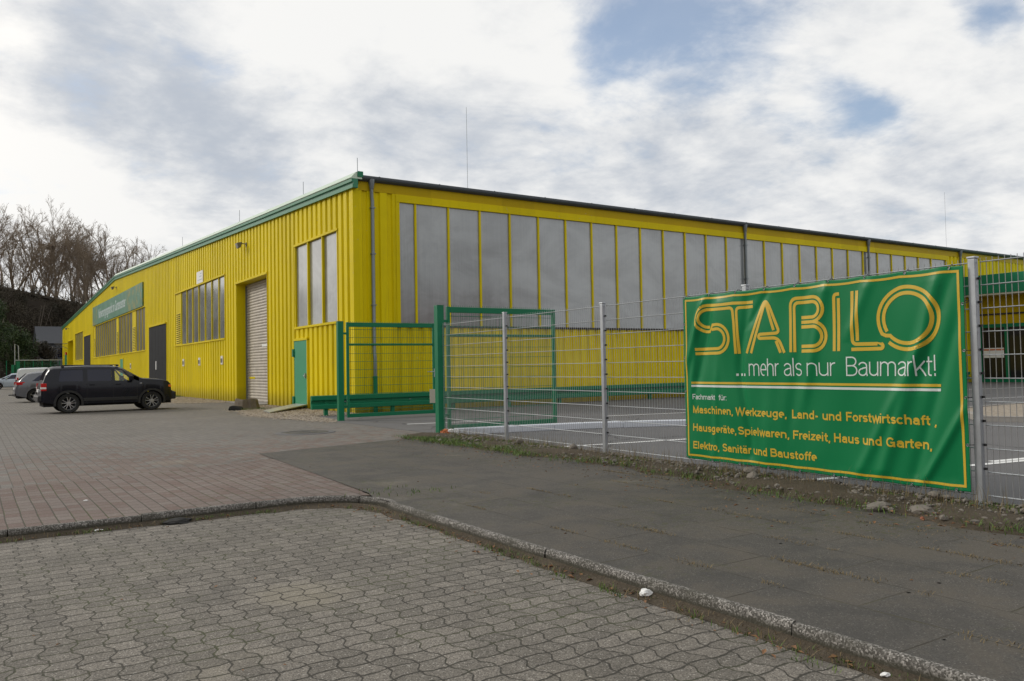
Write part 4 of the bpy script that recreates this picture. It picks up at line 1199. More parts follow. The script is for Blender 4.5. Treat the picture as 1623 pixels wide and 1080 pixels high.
for u in (.812, .868, .925): mb = MB(); mb.grid([[Bn(u + .026 * i, 1.108 + .026 * j, LIFT) for i in (0, 1)] for j in (0, 1)]); build('slogan_dot', mb, 'banner_white', ban, recalc=False)
for s, a, b in (('mehr', 1.005, 1.40), ('als', 1.472, 1.690), ('nur', 1.770, 2.10), ('Baumarkt!', 2.228, 3.104)): word(s, a, b, 1.108, .186, .0128, 'slogan_word', 'banner_white')
mb = MB(); strokes(mb, [(.123, 1.027), (3.146, 1.025)], .024); build('rule', mb, 'banner_yellow', ban, recalc=False)
mb = MB(); strokes(mb, [(.122, .990), (3.144, .986)], .024); build('rule', mb, 'banner_white', ban, recalc=False)
word('Fachmarkt', .132, .50, .832, .062, .0085, 'small_word', 'banner_white'); word('für:', .555, .675, .832, .062, .0085, 'small_word', 'banner_white')
for s, a, b, z in (('Maschinen,', .132, .765, .670), ('Werkzeuge,', .806, 1.494, .670), ('Land-', 1.553, 1.870, .670), ('und', 1.930, 2.150, .670), ('Forstwirtschaft', 2.203, 3.035, .672), (',', 3.085, 3.110, .672),
                   ('Hausgeräte,', .127, .799, .458), ('Spielwaren,', .826, 1.521, .458), ('Freizeit,', 1.568, 2.015, .458), ('Haus', 2.058, 2.335, .458), ('und', 2.38, 2.585, .458), ('Garten,', 2.635, 3.058, .458),
                   ('Elektro,', .128, .53, .25), ('Sanitär', .58, .975, .25), ('und', 1.02, 1.235, .25), ('Baustoffe', 1.28, 1.852, .25)):
    word(s, a, b, z, .089, .0164, 'body_word', 'banner_yellow')
mb = MB()
bo = .043
strokes(mb, [(bo + .4, BZ1 - .045), (bo, BZ1 - .045), (bo, BZ0 + .045), (BW - .047, BZ0 + .045), (BW - .047, BZ1 - .045), (bo + .4, BZ1 - .045)], .022)
build('border', mb, 'banner_yellow', ban, recalc=False)
ey = [(.02 + i * .405, BZ1 - .012) for i in range(9)] + [(.02 + i * .405, BZ0 + .012) for i in range(9)] + [(.012, BZ0 + .4 * i) for i in range(1, 5)] + [(BW - .014, BZ0 + .4 * i) for i in range(1, 5)]
for u, z in ey:
    u = min(u, BW - .014)
    c = Bn(u, z, .003); mb = MB(); mb.lathe([(.013, -.002), (.013, .002), (.006, .002)], tuple(c), 'x', 12)
    e = build('eyelet', mb, 'galvanised', ban)
    up = 1 if z > 1.6 else (-1 if z < .3 else 0); sd = 0 if up else (-1 if u < 1 else 1)
    a = Bn(u, z, .006); b = F(BU0 + u + sd * .035, .03, z + up * .022)
    mb = MB(); mb.tube([a, (a + b) / 2 + Vector((0, 0, up * .02)) + FD * sd * .02 - FN * .0, b, (a + b) / 2 + Vector((0, 0, -up * .004))], .0032, 5); mb.bar(b, b + Vector((0, 0, .012 * (up or 1))), .010, .008)
    build('cable_tie', mb, 'black_plastic', e)

# ------------------------------------------------------------------ stones, weeds and litter
rr_ = random.Random(77)
def rock_mesh(mb, c, r, rnd, sub=2, flat=.7):
    bm = bmesh.new(); bmesh.ops.create_icosphere(bm, subdivisions=sub, radius=1.0)
    ph = [Vector((rnd.uniform(-1, 1), rnd.uniform(-1, 1), rnd.uniform(-1, 1))).normalized() for _ in range(7)]; am = [rnd.uniform(.62, .9) for _ in ph]
    rot = Matrix.Rotation(rnd.uniform(0, 6), 3, 'Z'); sc = Vector((rnd.uniform(.8, 1.3), rnd.uniform(.65, 1.0), flat * rnd.uniform(.7, 1.1)))
    i = len(mb.v)
    for v in bm.verts:
        p = v.co.copy()
        for h, a in zip(ph, am):
            d = p.dot(h)
            if d > a: p -= h * (d - a)          # planed faces, as broken concrete has
        p *= 1 + rnd.uniform(-.03, .03)
        p = rot @ Vector((p.x * sc.x, p.y * sc.y, p.z * sc.z)); mb.v.append((c[0] + p.x * r, c[1] + p.y * r, c[2] + p.z * r))
    bm.verts.index_update()
    for f in bm.faces: mb.f.append(tuple(i + v.index for v in f.verts)); mb.mi.append(mb.cur)
    bm.free()
def rock(label, x, y, z, r, flat=.7, name='stone', m='rock', cat='stone'):
    mb = MB(); rock_mesh(mb, (x, y, z), r, rr_, 2, flat); tag(build(name, mb, m, recalc=False), label, cat)
rock('large flat broken stone at the edge of the soil strip below the banner', -2.98, -18.03, .03, .115, .5)
rock('long pale broken stone lying right of the large flat stone before the last fence post', -2.86, -18.36, .03, .135, .5)
rock('brown brick-sized rubble block leaning under the lower left of the banner', -2.15, -16.02, .07, .11, .6)
rock('jagged grey stone in front of the rubble block under the banner', -2.48, -16.32, .06, .075, .85)
rock('small pink brick chip beside the paired flat stones on the footpath', -3.10, -18.48, .02, .022, .8, 'brick_chip', 'brick_red', 'brick chip')
rock('round pale stone lying near the second grey fence post', -2.18, -11.55, .10, .075, .8)
rock('upright whitish stone between the second and third grey fence post', -2.25, -13.0, .10, .07, 1.0)
rock('grey stone at the foot of the last grey fence post in view', -2.42, -18.2, .10, .06, .8)
mb = MB()
for _ in range(2600):
    y = -8.9 - 12 * rr_.random() ** 1.0; f = rr_.random() ** .8; xa = -2.75 - .35 * sm(-y, 15.5, 17.0); x = xa + (fence_x(y) + .1 - xa) * f
    rock_mesh(mb, (x, y, .045 + .03 * math.sin(math.pi * f)), min(.045, .005 + .011 * rr_.expovariate(1.45)), rr_, 1, .75)
kind(build('rubble', mb, 'rock', recalc=False), 'stuff')

def blade(mb, x, y, z, h, w, rnd, lean=.5):
    a = rnd.uniform(0, 6.283); l = rnd.uniform(.1, lean) * h; dx_, dy_ = math.cos(a), math.sin(a)
    i = len(mb.v); px_, py_ = -dy_ * w / 2, dx_ * w / 2
    mb.v += [(x - px_, y - py_, z), (x + px_, y + py_, z), (x + px_ * .7 + dx_ * l * .4, y + py_ * .7 + dy_ * l * .4, z + h * .6), (x - px_ * .7 + dx_ * l * .4, y - py_ * .7 + dy_ * l * .4, z + h * .6), (x + dx_ * l, y + dy_ * l, z + h)]
    mb.f += [(i, i + 1, i + 2, i + 3), (i + 3, i + 2, i + 4)]; mb.mi += [mb.cur, mb.cur]
rg = random.Random(31)
mb = MB()
for _ in range(330):       # green patches on the soil strip
    y = -8.8 - rg.random() * 15; 
    if rg.random() < .45: y = -9 - rg.random() * 3.8
    f = rg.random(); xa = -2.85 - .3 * sm(-y, 15.5, 17.0); cx = xa + (fence_x(y) - xa) * f * .9
    for _ in range(rg.randint(25, 90)):
        blade(mb, rg.gauss(cx, .10), rg.gauss(y, .16), .03, rg.uniform(.018, .060), rg.uniform(.004, .009), rg, 1.8)
def along_kerb(t):          # 0..1 along the road edge of the kerb
    L1 = 20.0; s = t * 34
    if s < L1: return (KX - KR - L1 + s, KY - .06, 0, -1)
    s -= L1
    if s < 1.18: a = math.pi / 2 - s / .75; return (KX - KR + (KR - .06) * math.cos(a), KY - KR + (KR - .06) * math.sin(a), -math.cos(a), -math.sin(a))
    return (KX - .06, KY - KR - (s - 1.18), -1, 0)
for _ in range(330):
    t = rg.uniform(.15, 1); x, y, nx, ny = along_kerb(t); o = abs(rg.gauss(0, .05))
    if rg.random() < .35: continue
    for _ in range(rg.randint(8, 40)):
        q = rg.gauss(0, .07); blade(mb, x + nx * (o + rg.uniform(0, .05)) + ny * q, y + ny * (o + rg.uniform(0, .05)) + nx * q, -.072, rg.uniform(.010, .036), rg.uniform(.003, .007), rg, 1.3)
for cx, cy, n in ((-5.85, -14.5, 25), (-5.72, -14.2, 25), (-1.9, 4.9, 160), (-1.3, 5.0, 160), (-.3, 22.5, 200), (-.25, 24, 200), (-4.45, -20.4, 30), (-5.4, -14.6, 40)):
    for _ in range(n): X = rg.gauss(cx, .16); Y_ = rg.gauss(cy, .3 if n > 100 else .08); blade(mb, X, Y_, .01, rg.uniform(.02, .10 if n > 100 else .04), .007, rg, 1.0)
kind(build('grass', mb, 'grass_green', recalc=False), 'stuff')
mb = MB()
# dry tufts in the slab joints, and dead stalks under the fence
for i in range(6):
    jx0 = -5.5 + .5 * i
    y = -14.0
    while y > -26:
        y -= rg.uniform(.05, .9)
        if rg.random() < .40 + .25 * (i > 2) + .2 * (y < -17):
            ln = rg.uniform(.05, .5); wd = rg.choice((.012, .02, .035))
            for _ in range(int(ln * 260)):
                blade(mb, rg.gauss(jx0, wd), y - rg.uniform(0, ln), .004, rg.uniform(.006, .022), .004, rg, 2.2)
for _ in range(2200):
    y = -8.9 - rg.random() * 15; blade(mb, fence_x(y) - abs(rg.gauss(0, .35)), y, .03, rg.uniform(.04, .24), .004, rg, .6)
for _ in range(2600):
    t = rg.uniform(.1, 1); x, y, nx, ny = along_kerb(t); o = abs(rg.gauss(.05, .07)); blade(mb, x + nx * o, y + ny * o, -.072, rg.uniform(.01, .05), .004, rg, 2.0)
for _ in range(1500):
    y = -9.3 - rg.random() * 12; x = -2.85 - .3 * sm(-y, 15.5, 17) - abs(rg.gauss(0, .35)); blade(mb, x, y, .008, rg.uniform(.004, .014), .005, rg, 4.0)
kind(build('dry_grass', mb, 'grass_dry', recalc=False), 'stuff')
mb = MB()
def leaf(mb, x, y, z, r, rnd):
    a = rnd.uniform(0, 6.28); c, s = math.cos(a) * r, math.sin(a) * r; i = len(mb.v)
    mb.v += [(x - c, y - s, z), (x + s * .45, y - c * .45, z + rnd.uniform(.2, .6) * r), (x + c, y + s, z + rnd.uniform(0, .5) * r), (x - s * .45, y + c * .45, z + rnd.uniform(.2, .6) * r)]
    mb.f += [(i, i + 1, i + 2), (i, i + 2, i + 3)]; mb.mi += [0, 0]
for _ in range(700):
    t = rg.uniform(.2, 1) if rg.random() < .5 else rg.uniform(.6, 1); x, y, nx, ny = along_kerb(t); o = abs(rg.gauss(.04, .10)); leaf(mb, x + nx * o, y + ny * o, -.064, rg.uniform(.008, .026), rg)
for _ in range(1500):
    y = -9.0 - rg.random() * 14; leaf(mb, fence_x(y) - abs(rg.gauss(.6, .5)), y, .045, rg.uniform(.01, .028), rg)
for _ in range(25): leaf(mb, rg.uniform(-9, -6.3), rg.uniform(-21, -15), -.070, rg.uniform(.008, .02), rg)
for _ in range(60): leaf(mb, rg.uniform(-5.8, -2.8), rg.uniform(-24, -9.5), .006, rg.uniform(.006, .018), rg)
kind(build('leaf_litter', mb, 'leaf_dead', recalc=False), 'stuff')
mb = MB()
for _ in range(120):
    if rg.random() < .5: x, y = rg.uniform(-5.7, -2.8), rg.uniform(-21, -9.7); z = .005
    else: x, y = rg.uniform(-12, -6), rg.uniform(-13.9, -3); z = .005
    mb.tube([(x, y, z), (x, y, z + .002)], rg.uniform(.006, .014), 6)
kind(build('flattened_gum', mb, 'concrete', recalc=False), 'stuff')

def crumple(name, label, cat, c, r, m, seed, flat=.5):
    rnd = random.Random(seed); bm = bmesh.new(); bmesh.ops.create_icosphere(bm, subdivisions=3, radius=1.0); mb = MB()
    dirs = [Vector((rnd.gauss(0, 1), rnd.gauss(0, 1), rnd.gauss(0, 1))).normalized() for _ in range(14)]
    for v in bm.verts:
        k = 1 - .28 * sum(max(0, v.co.dot(d) - .75) * 4 * (1 if i % 2 else -.8) for i, d in enumerate(dirs)); k = max(.35, min(1.5, k)) * rnd.uniform(.9, 1.1)
        mb.v.append((c[0] + v.co.x * r * k * 1.3, c[1] + v.co.y * r * k, max(c[2] - .3 * r * flat, c[2] + v.co.z * r * k * flat)))
    bm.verts.index_update()
    for f in bm.faces: mb.f.append(tuple(v.index for v in f.verts)); mb.mi.append(0)
    bm.free(); tag(build(name, mb, m, recalc=False), label, cat)
crumple('crumpled_paper', 'crumpled white paper in the gutter beside the kerb nearest the camera', 'paper', (-6.04, -18.52, -.052), .034, 'paper_white', 1, .7)
crumple('crumpled_paper', 'small torn white wrapper in the gutter farther down the kerb at lower right', 'paper', (-6.07, -20.0, -.06), .016, 'paper_white', 2, .6)
crumple('rag', 'flattened black rag lying against the kerb at left', 'rag', (-7.72, -14.30, -.062), .085, 'rag_black', 3, .3)
crumple('packet', 'crushed orange and white packet at the foot of the green gate post', 'litter', (-2.05, -8.95, .075), .085, 'orange_print', 6, .8)
crumple('crumpled_paper', 'white paper wad on top of the orange packet by the gate post', 'paper', (-1.96, -9.02, .10), .055, 'paper_white', 7, .8)
crumple('crumpled_paper', 'small white scrap on the red pavers at left', 'paper', (-8.3, -12.9, .008), .018, 'paper_white', 8, .3)
crumple('crumpled_paper', 'pale scrap of foil against the kerb at far left', 'paper', (-8.35, -14.27, -.064), .028, 'paper_white', 9, .25)
crumple('crumpled_paper', 'white scrap lying on the soil edge below the third grey fence post', 'paper', (-2.75, -12.6, .03), .028, 'paper_white', 10, .6)

# ------------------------------------------------------------------ cars
def lerp_tab(tab, x):
    if x <= tab[0][0]: return tab[0][1]
    for (a, va), (b, vb) in zip(tab[:-1], tab[1:]):
        if x <= b: return va + (vb - va) * (x - a) / (b - a)
    return tab[-1][1]


def make_car(name, label, cat, spec):
    """x = forward from the rear bumper, y = left, z = up; one lofted body, separate windows, lamps, wheels"""
    L, Wd = spec['L'], spec['W'] / 2
    top, belt, roofw, width, low = spec['top'], spec['belt'], spec['roofw'], spec['width'], spec['low']
    wr, wx = spec['wheel'], spec['axles']; ar = wr + .055
    t = thing(name, label, cat)
    gx0, gx1 = spec['glass']           # greenhouse from .. to
    def sect(x):
        zt = lerp_tab(top, x); zb = min(lerp_tab(belt, x), zt - .05); w = Wd * lerp_tab(width, x); rw = Wd * roofw; z0 = lerp_tab(low, x)
        zr = spec['roofz']; f = max(0, min(1, (zt - zb - .05) / (zr - lerp_tab(belt, x) - .05)))
        wt = w * .985 + (rw - w * .985) * f
        zl = z0
        for a in wx:
            if abs(x - a) < ar: zl = max(zl, wr + math.sqrt(ar * ar - (x - a) ** 2))
        zl = min(zl, zb - .12)
        zm = max(zl + .03, z0 + (zb - z0) * .45)
        edge = .05 * f + .025
        return [(w * .955, zl), (w * .985, zl + .03 * (zb - zl)), (w, max(zm, zl + .05 * (zb - zl))), (w * .995, zb - .05), (w * .975, zb), (wt, zt - edge), (wt - edge * 1.2, zt - edge * .25), (wt * .5, zt + .012 * f), (0, zt + .016)]
    xs = sorted(set([round(L * i / 90, 4) for i in range(91)] + [p[0] for p in top] + [gx0, gx1]))
    xs = [x for x in xs if 0 <= x <= L]
    secs = [sect(x) for x in xs]
    mb = MB(); n = len(secs[0])
    for (xa, A), (xb, B) in zip(zip(xs[:-1], secs[:-1]), zip(xs[1:], secs[1:])):
        for k in range(n - 1):
            if k == 4 and xa >= gx0 - 1e-6 and xb <= gx1 + 1e-6: continue            # window openings
            for sg_ in (1, -1):
                mb.q((xa, sg_ * A[k][0], A[k][1]), (xb, sg_ * B[k][0], B[k][1]), (xb, sg_ * B[k + 1][0], B[k + 1][1]), (xa, sg_ * A[k + 1][0], A[k + 1][1]))
    for x, A in ((xs[0], secs[0]), (xs[-1], secs[-1])):
        mb.q(*([(x, y, z) for y, z in A] + [(x, -y, z) for y, z in reversed(A[:-1])]))
    bd = build('body', mb, spec['paint'], t, smooth=True, local=True)
    # floor pan and wheel wells
    mb = MB(); mb.box(.12, L - .12, -Wd * .80, Wd * .80, spec['clear'], spec['clear'] + .22)
    if not spec.get('clear_cabin'): mb.box(gx0 + .05, gx1 - .35, -Wd * .70, Wd * .70, spec['clear'] + .22, lerp_tab(belt, gx0) - .02)
    build('underbody', mb, 'dark_inside', t, local=True)
    def side_y(x, z):
        A = sect(x); (ya, za), (yb, zb) = A[4], A[5]
        f = (z - za) / max(.01, zb - za); return ya + (yb - ya) * f
    def zlim(x): A = sect(x); return A[4][1], A[5][1]
    def patch(quad, m, nm, lift, sides=(1, -1)):
        """quad: bl, br, tr, tl in (x, f) with f = 0 at the belt, 1 at the roof edge"""
        for sg_ in sides:
            mb = MB(); rows = []
            for j in range(5):
                row = []
                for i in range(9):
                    a, b = i / 8, j / 4
                    x = (quad[0][0] * (1 - a) + quad[1][0] * a) * (1 - b) + (quad[3][0] * (1 - a) + quad[2][0] * a) * b
                    f = (quad[0][1] * (1 - a) + quad[1][1] * a) * (1 - b) + (quad[3][1] * (1 - a) + quad[2][1] * a) * b
                    lo, hi = zlim(x); z = lo + (hi - lo) * f
                    row.append((x, sg_ * (side_y(x, z) + lift), z))
                rows.append(row)
            mb.grid(rows); build(nm, mb, m, t, local=True, smooth=True)
    for q_, m in spec['windows']: patch(q_, m, 'side_window', -.006)
    for q_ in spec['pillars']: patch(q_, spec.get('pillar_mat', spec['paint']), 'pillar', 0.0)
    # windscreen and tailgate glass lie on the sloping top surface
    def toppatch(xa, xb, m, nm, wfrac):
        mb = MB(); rows = []
        dx_, dz_ = xb - xa, lerp_tab(top, xb) - lerp_tab(top, xa); nl = math.hypot(dx_, dz_); nx, nz = -dz_ / nl, dx_ / nl
        for i in range(9):
            x = xa + (xb - xa) * i / 8; A = sect(x); row = []
            ye = (A[6][0]) * wfrac
            for j in range(9):
                y = -ye + 2 * ye * j / 8; fy = abs(y) / max(.01, A[7][0])
                z = A[8][1] + (A[7][1] - A[8][1]) * min(1, fy) if fy < 1 else A[7][1] + (A[6][1] - A[7][1]) * (abs(y) - A[7][0]) / max(.01, A[6][0] - A[7][0])
                row.append((x + nx * .006, y, z + nz * .006))
            rows.append(row)
        mb.grid(rows); return build(nm, mb, m, t, local=True, smooth=True)
    if 'screen' in spec: toppatch(*spec['screen'], spec.get('screen_mat', 'glass_tinted'), 'windscreen', .93)
    if 'rear_glass' in spec: toppatch(*spec['rear_glass'], 'glass_tinted', 'rear_window', .84)
    # wheels
    for a in wx:
        for sg_ in (1, -1):
            yo = sg_ * (Wd * .985); c = (a, 0, wr)
            mb = MB(); w0 = .21
            pr = [(wr * .66, yo - sg_ * .015), (wr * .90, yo), (wr * .985, yo - sg_ * .02), (wr, yo - sg_ * .05), (wr, yo - sg_ * (w0 - .05)), (wr * .97, yo - sg_ * w0), (wr * .5, yo - sg_ * w0)]
            mb.lathe(pr, c, 'y', 28); wh = build('wheel', mb, 'rubber', t, local=True, smooth=True)
            mb = MB(); mb.lathe([(wr * .68, yo - sg_ * .012), (wr * .66, yo - sg_ * .02), (wr * .60, yo - sg_ * .05), (wr * .58, yo - sg_ * .12)], c, 'y', 28)
            for s_ in range(spec.get('spokes', 5)):
                for off in ((-.13, .13) if spec.get('double', True) else (0,)):
                    th = 2 * math.pi * s_ / spec.get('spokes', 5) + .3; th2 = th + off * 1.9
                    mb.bar((a + .05 * wr * math.cos(th), yo - sg_ * .03, wr + .05 * wr * math.sin(th)), (a + .64 * wr * math.cos(th2), yo - sg_ * .022, wr + .64 * wr * math.sin(th2)), .022, .036 if spec.get('double', True) else .07, (0, 1, 0))
            mb.lathe([(0, yo - sg_ * .008), (.07, yo - sg_ * .012), (.08, yo - sg_ * .04)], c, 'y', 16)
            build('rim', mb, 'rim_alloy', wh, local=True)
            mb = MB(); mb.lathe([(0, yo - sg_ * .125), (wr * .6, yo - sg_ * .125)], c, 'y', 20); build('brake_disc', mb, 'dark_inside', wh, local=True)
            # arch trim
            mb = MB(); rows = []
            for i in range(19):
                th = math.pi * (i - 1) / 16 if False else math.pi * (-.06 + 1.12 * i / 18); row = []
                for rad, oo in ((ar - .02, .004), (ar - .015, .022), (ar + .055, .022), (ar + .06, .002)):
                    x = a + rad * math.cos(th); z = wr + rad * math.sin(th); A = sect(min(max(x, 0), L))
                    ww = Wd * lerp_tab(width, min(max(x, 0), L))
                    row.append((x, sg_ * (ww + oo), max(z, spec['clear'] + .02)))
                rows.append(row)
            mb.grid(rows); build('wheel_arch', mb, spec.get('arch', spec['paint']), t, local=True, smooth=True)
    # door seams, handles, mirrors, lamps, plate
    for x in spec['seams']:
        for sg_ in (1, -1):
            A = sect(x); mb = MB(); pts = [(y, z) for y, z in A[1:5]]
            for (ya, za), (yb, zb) in zip(pts[:-1], pts[1:]): mb.q((x - .006, sg_ * (ya + .002), za), (x + .006, sg_ * (ya + .002), za), (x + .006, sg_ * (yb + .002), zb), (x - .006, sg_ * (yb + .002), zb))
            build('door_seam', mb, 'black_plastic', t, local=True)
    for x in spec['handles']:
        for sg_ in (1, -1):
            A = sect(x); z = A[4][1] - .10; mb = MB(); mb.box(x - .09, x + .09, sg_ * Wd * .985 - .02, sg_ * Wd * .985 + .03, z - .018, z + .018); build('door_handle', mb, spec['paint'], t, local=True, bevel=.008)
    for sg_ in (1, -1):
        x, z = spec['mirror']; mb = MB(); mb.box(x - .07, x + .07, *sorted((sg_ * (Wd + .03), sg_ * (Wd + .19))), z, z + .17); mb.bar((x, sg_ * (Wd * .93), z + .05), (x, sg_ * (Wd + .06), z + .05), .05, .05)
        build('mirror', mb, spec.get('mirror_mat', spec['paint']), t, local=True, bevel=.02)
    for nm, m, bx in spec['boxes']:
        for sg_ in ((1, -1) if bx[2] > 0 else (0,)):
            mb = MB(); y0, y1 = (bx[2], bx[3]) if sg_ == 0 else sorted((sg_ * bx[2], sg_ * bx[3])); mb.box(bx[0], bx[1], y0, y1, bx[4], bx[5]); build(nm, mb, m, t, local=True, bevel=.045 if 'bumper' in nm and 'strip' not in nm else .012)
    return t


# boxy black off-roader
suv = make_car('parked_car', 'black boxy four-wheel-drive car with dark rear windows parked nearest on the forecourt', 'car', dict(
    L=4.30, W=1.77, wheel=.345, axles=(.86, 3.50), clear=.24, roofz=1.63, roofw=.83, paint='paint_black', arch='black_plastic', clear_cabin=True, pillar_mat='paint_black',
    top=[(0, .60), (.04, .66), (.05, .98), (.10, 1.10), (.19, 1.40), (.30, 1.58), (.42, 1.625), (1.4, 1.65), (2.15, 1.64), (2.44, 1.61), (2.56, 1.57), (3.12, 1.21), (3.2, 1.18), (3.8, 1.13), (4.04, 1.07), (4.15, .97), (4.18, .72), (4.30, .66)],
    belt=[(0, .50), (.1, 1.08), (2.6, 1.075), (3.2, 1.07), (4.08, .96), (4.18, .58), (4.30, .55)], width=[(0, .90), (.12, .985), (.5, 1), (3.9, 1), (4.1, .96), (4.30, .84)],
    low=[(0, .42), (.25, .36), (.5, .30), (3.9, .30), (4.1, .33), (4.30, .42)], glass=(.30, 3.08), screen=(2.60, 3.11), screen_mat='glass_clear', rear_glass=(.12, .28),
    windows=[([(.56, .08), (1.30, .06), (1.30, .90), (.62, .88)], 'glass_tinted'), ([(1.44, .06), (2.19, .06), (2.19, .92), (1.44, .91)], 'glass_tinted'), ([(2.30, .06), (2.90, .08), (2.54, .90), (2.30, .92)], 'glass_clear')],
    pillars=[[(.30, 0), (.56, 0), (.62, 1), (.30, 1)], [(.56, 0), (1.30, 0), (1.30, .06), (.56, .08)], [(.62, .88), (1.30, .90), (1.30, 1), (.62, 1)], [(1.30, 0), (1.44, 0), (1.44, 1), (1.30, 1)], [(1.44, 0), (2.19, 0), (2.19, .06), (1.44, .06)], [(1.44, .91), (2.19, .92), (2.19, 1), (1.44, 1)],
             [(2.19, 0), (2.30, 0), (2.30, 1), (2.19, 1)], [(2.30, 0), (2.90, 0), (2.90, .08), (2.30, .06)], [(2.30, .92), (2.54, .90), (2.57, 1), (2.30, 1)], [(2.90, 0), (3.08, 0), (2.57, 1), (2.54, .90)]],
    seams=(1.42, 2.25, 3.02), handles=(1.58, 2.40), mirror=(2.80, 1.10), spokes=5,
    boxes=[('tail_lamp', 'lamp_red', (.035, .20, .72, .892, .80, 1.06)), ('reverse_lamp', 'white_plastic', (.03, .195, .74, .896, .86, .93)), ('roof_rail', 'black_plastic', (.65, 2.45, .60, .64, 1.66, 1.69)), ('rail_foot', 'black_plastic', (.65, .75, .60, .64, 1.62, 1.66)), ('rail_foot', 'black_plastic', (2.35, 2.45, .60, .64, 1.62, 1.66)),
           ('number_plate', 'number_plate', (-.005, .06, -.26, .26, .74, .85)), ('rear_bumper', 'black_plastic', (-.06, .12, -.82, .82, .42, .64)), ('front_bumper', 'black_plastic', (4.16, 4.34, -.80, .80, .38, .66)), ('indicator', 'lamp_amber', (4.03, 4.165, .70, .852, .83, .91)), ('headlamp', 'white_plastic', (4.15, 4.185, .52, .69, .76, .92)),
           ('grille', 'chrome', (4.165, 4.19, -.45, .45, .76, .92)), ('seat', 'seat_cloth', (2.0, 2.12, .18, .62, .6, 1.22)), ('headrest', 'seat_cloth', (2.02, 2.10, .28, .52, 1.24, 1.42)), ('dashboard', 'dark_inside', (2.75, 3.0, -.72, .72, .8, 1.09)), ('side_trim', 'black_plastic', (1.30, 3.05, .862, .892, .40, .52)), ('emblem', 'chrome', (3.10, 3.18, .872, .888, .98, 1.005))]))
suv.location = (-7.42, 8.75, 0); suv.rotation_euler = (0, 0, R(1)); suv.scale = (.95, .95, .93)

est = make_car('parked_car', 'grey estate car with red tail lamps parked behind the black off-roader', 'car', dict(
    L=4.55, W=1.82, wheel=.325, axles=(.85, 3.50), clear=.20, roofz=1.47, roofw=.74, paint='paint_grey', arch='paint_grey',
    top=[(0, .58), (.05, .80), (.12, .95), (.30, 1.20), (.55, 1.42), (.75, 1.46), (1.8, 1.49), (2.5, 1.46), (2.7, 1.42), (3.5, .98), (4.1, .88), (4.4, .76), (4.55, .60)],
    belt=[(0, .50), (.1, .98), (.6, 1.0), (3.4, .93), (4.2, .78), (4.55, .5)], width=[(0, .82), (.15, .94), (.6, 1), (3.8, 1), (4.3, .92), (4.55, .75)], low=[(0, .36), (.4, .24), (4.0, .24), (4.55, .34)],
    glass=(.55, 3.42), screen=(2.75, 3.45), rear_glass=(.22, .52),
    windows=[([(.72, .10), (1.45, .06), (1.45, .88), (1.05, .80)], 'glass_tinted'), ([(1.52, .06), (2.30, .06), (2.30, .92), (1.52, .90)], 'glass_tinted'), ([(2.38, .06), (3.20, .08), (2.70, .90), (2.38, .92)], 'glass_tinted')],
    pillars=[[(.55, 0), (.72, .10), (1.05, .80), (.55, 1)], [(.55, 1), (1.05, .80), (1.45, .88), (1.45, 1)], [(.55, 0), (1.45, 0), (1.45, .06), (.72, .10)], [(1.45, 0), (1.52, 0), (1.52, 1), (1.45, 1)], [(1.52, 0), (2.30, 0), (2.30, .06), (1.52, .06)], [(1.52, .90), (2.30, .92), (2.30, 1), (1.52, 1)], [(2.30, 0), (2.38, 0), (2.38, 1), (2.30, 1)], [(2.38, 0), (3.20, 0), (3.20, .08), (2.38, .06)], [(2.38, .92), (2.70, .90), (2.74, 1), (2.38, 1)], [(3.20, 0), (3.42, 0), (2.74, 1), (2.70, .90)]],
    seams=(1.5, 2.35, 3.3), handles=(1.62, 2.5), mirror=(3.0, .96), spokes=5, double=False,
    boxes=[('tail_lamp', 'lamp_red', (.06, .42, .62, .872, .86, 1.0)), ('number_plate', 'number_plate', (-.005, .05, -.26, .26, .62, .73)), ('tow_bar', 'black_plastic', (-.22, .1, -.04, .04, .34, .39)), ('bumper_strip', 'black_plastic', (-.01, .16, -.78, .78, .30, .44)), ('roof_rail', 'chrome', (.9, 2.5, .56, .60, 1.485, 1.51))]))
est.location = (-7.55, 22.5, 0); est.rotation_euler = (0, 0, R(1)); est.scale = (.95,) * 3

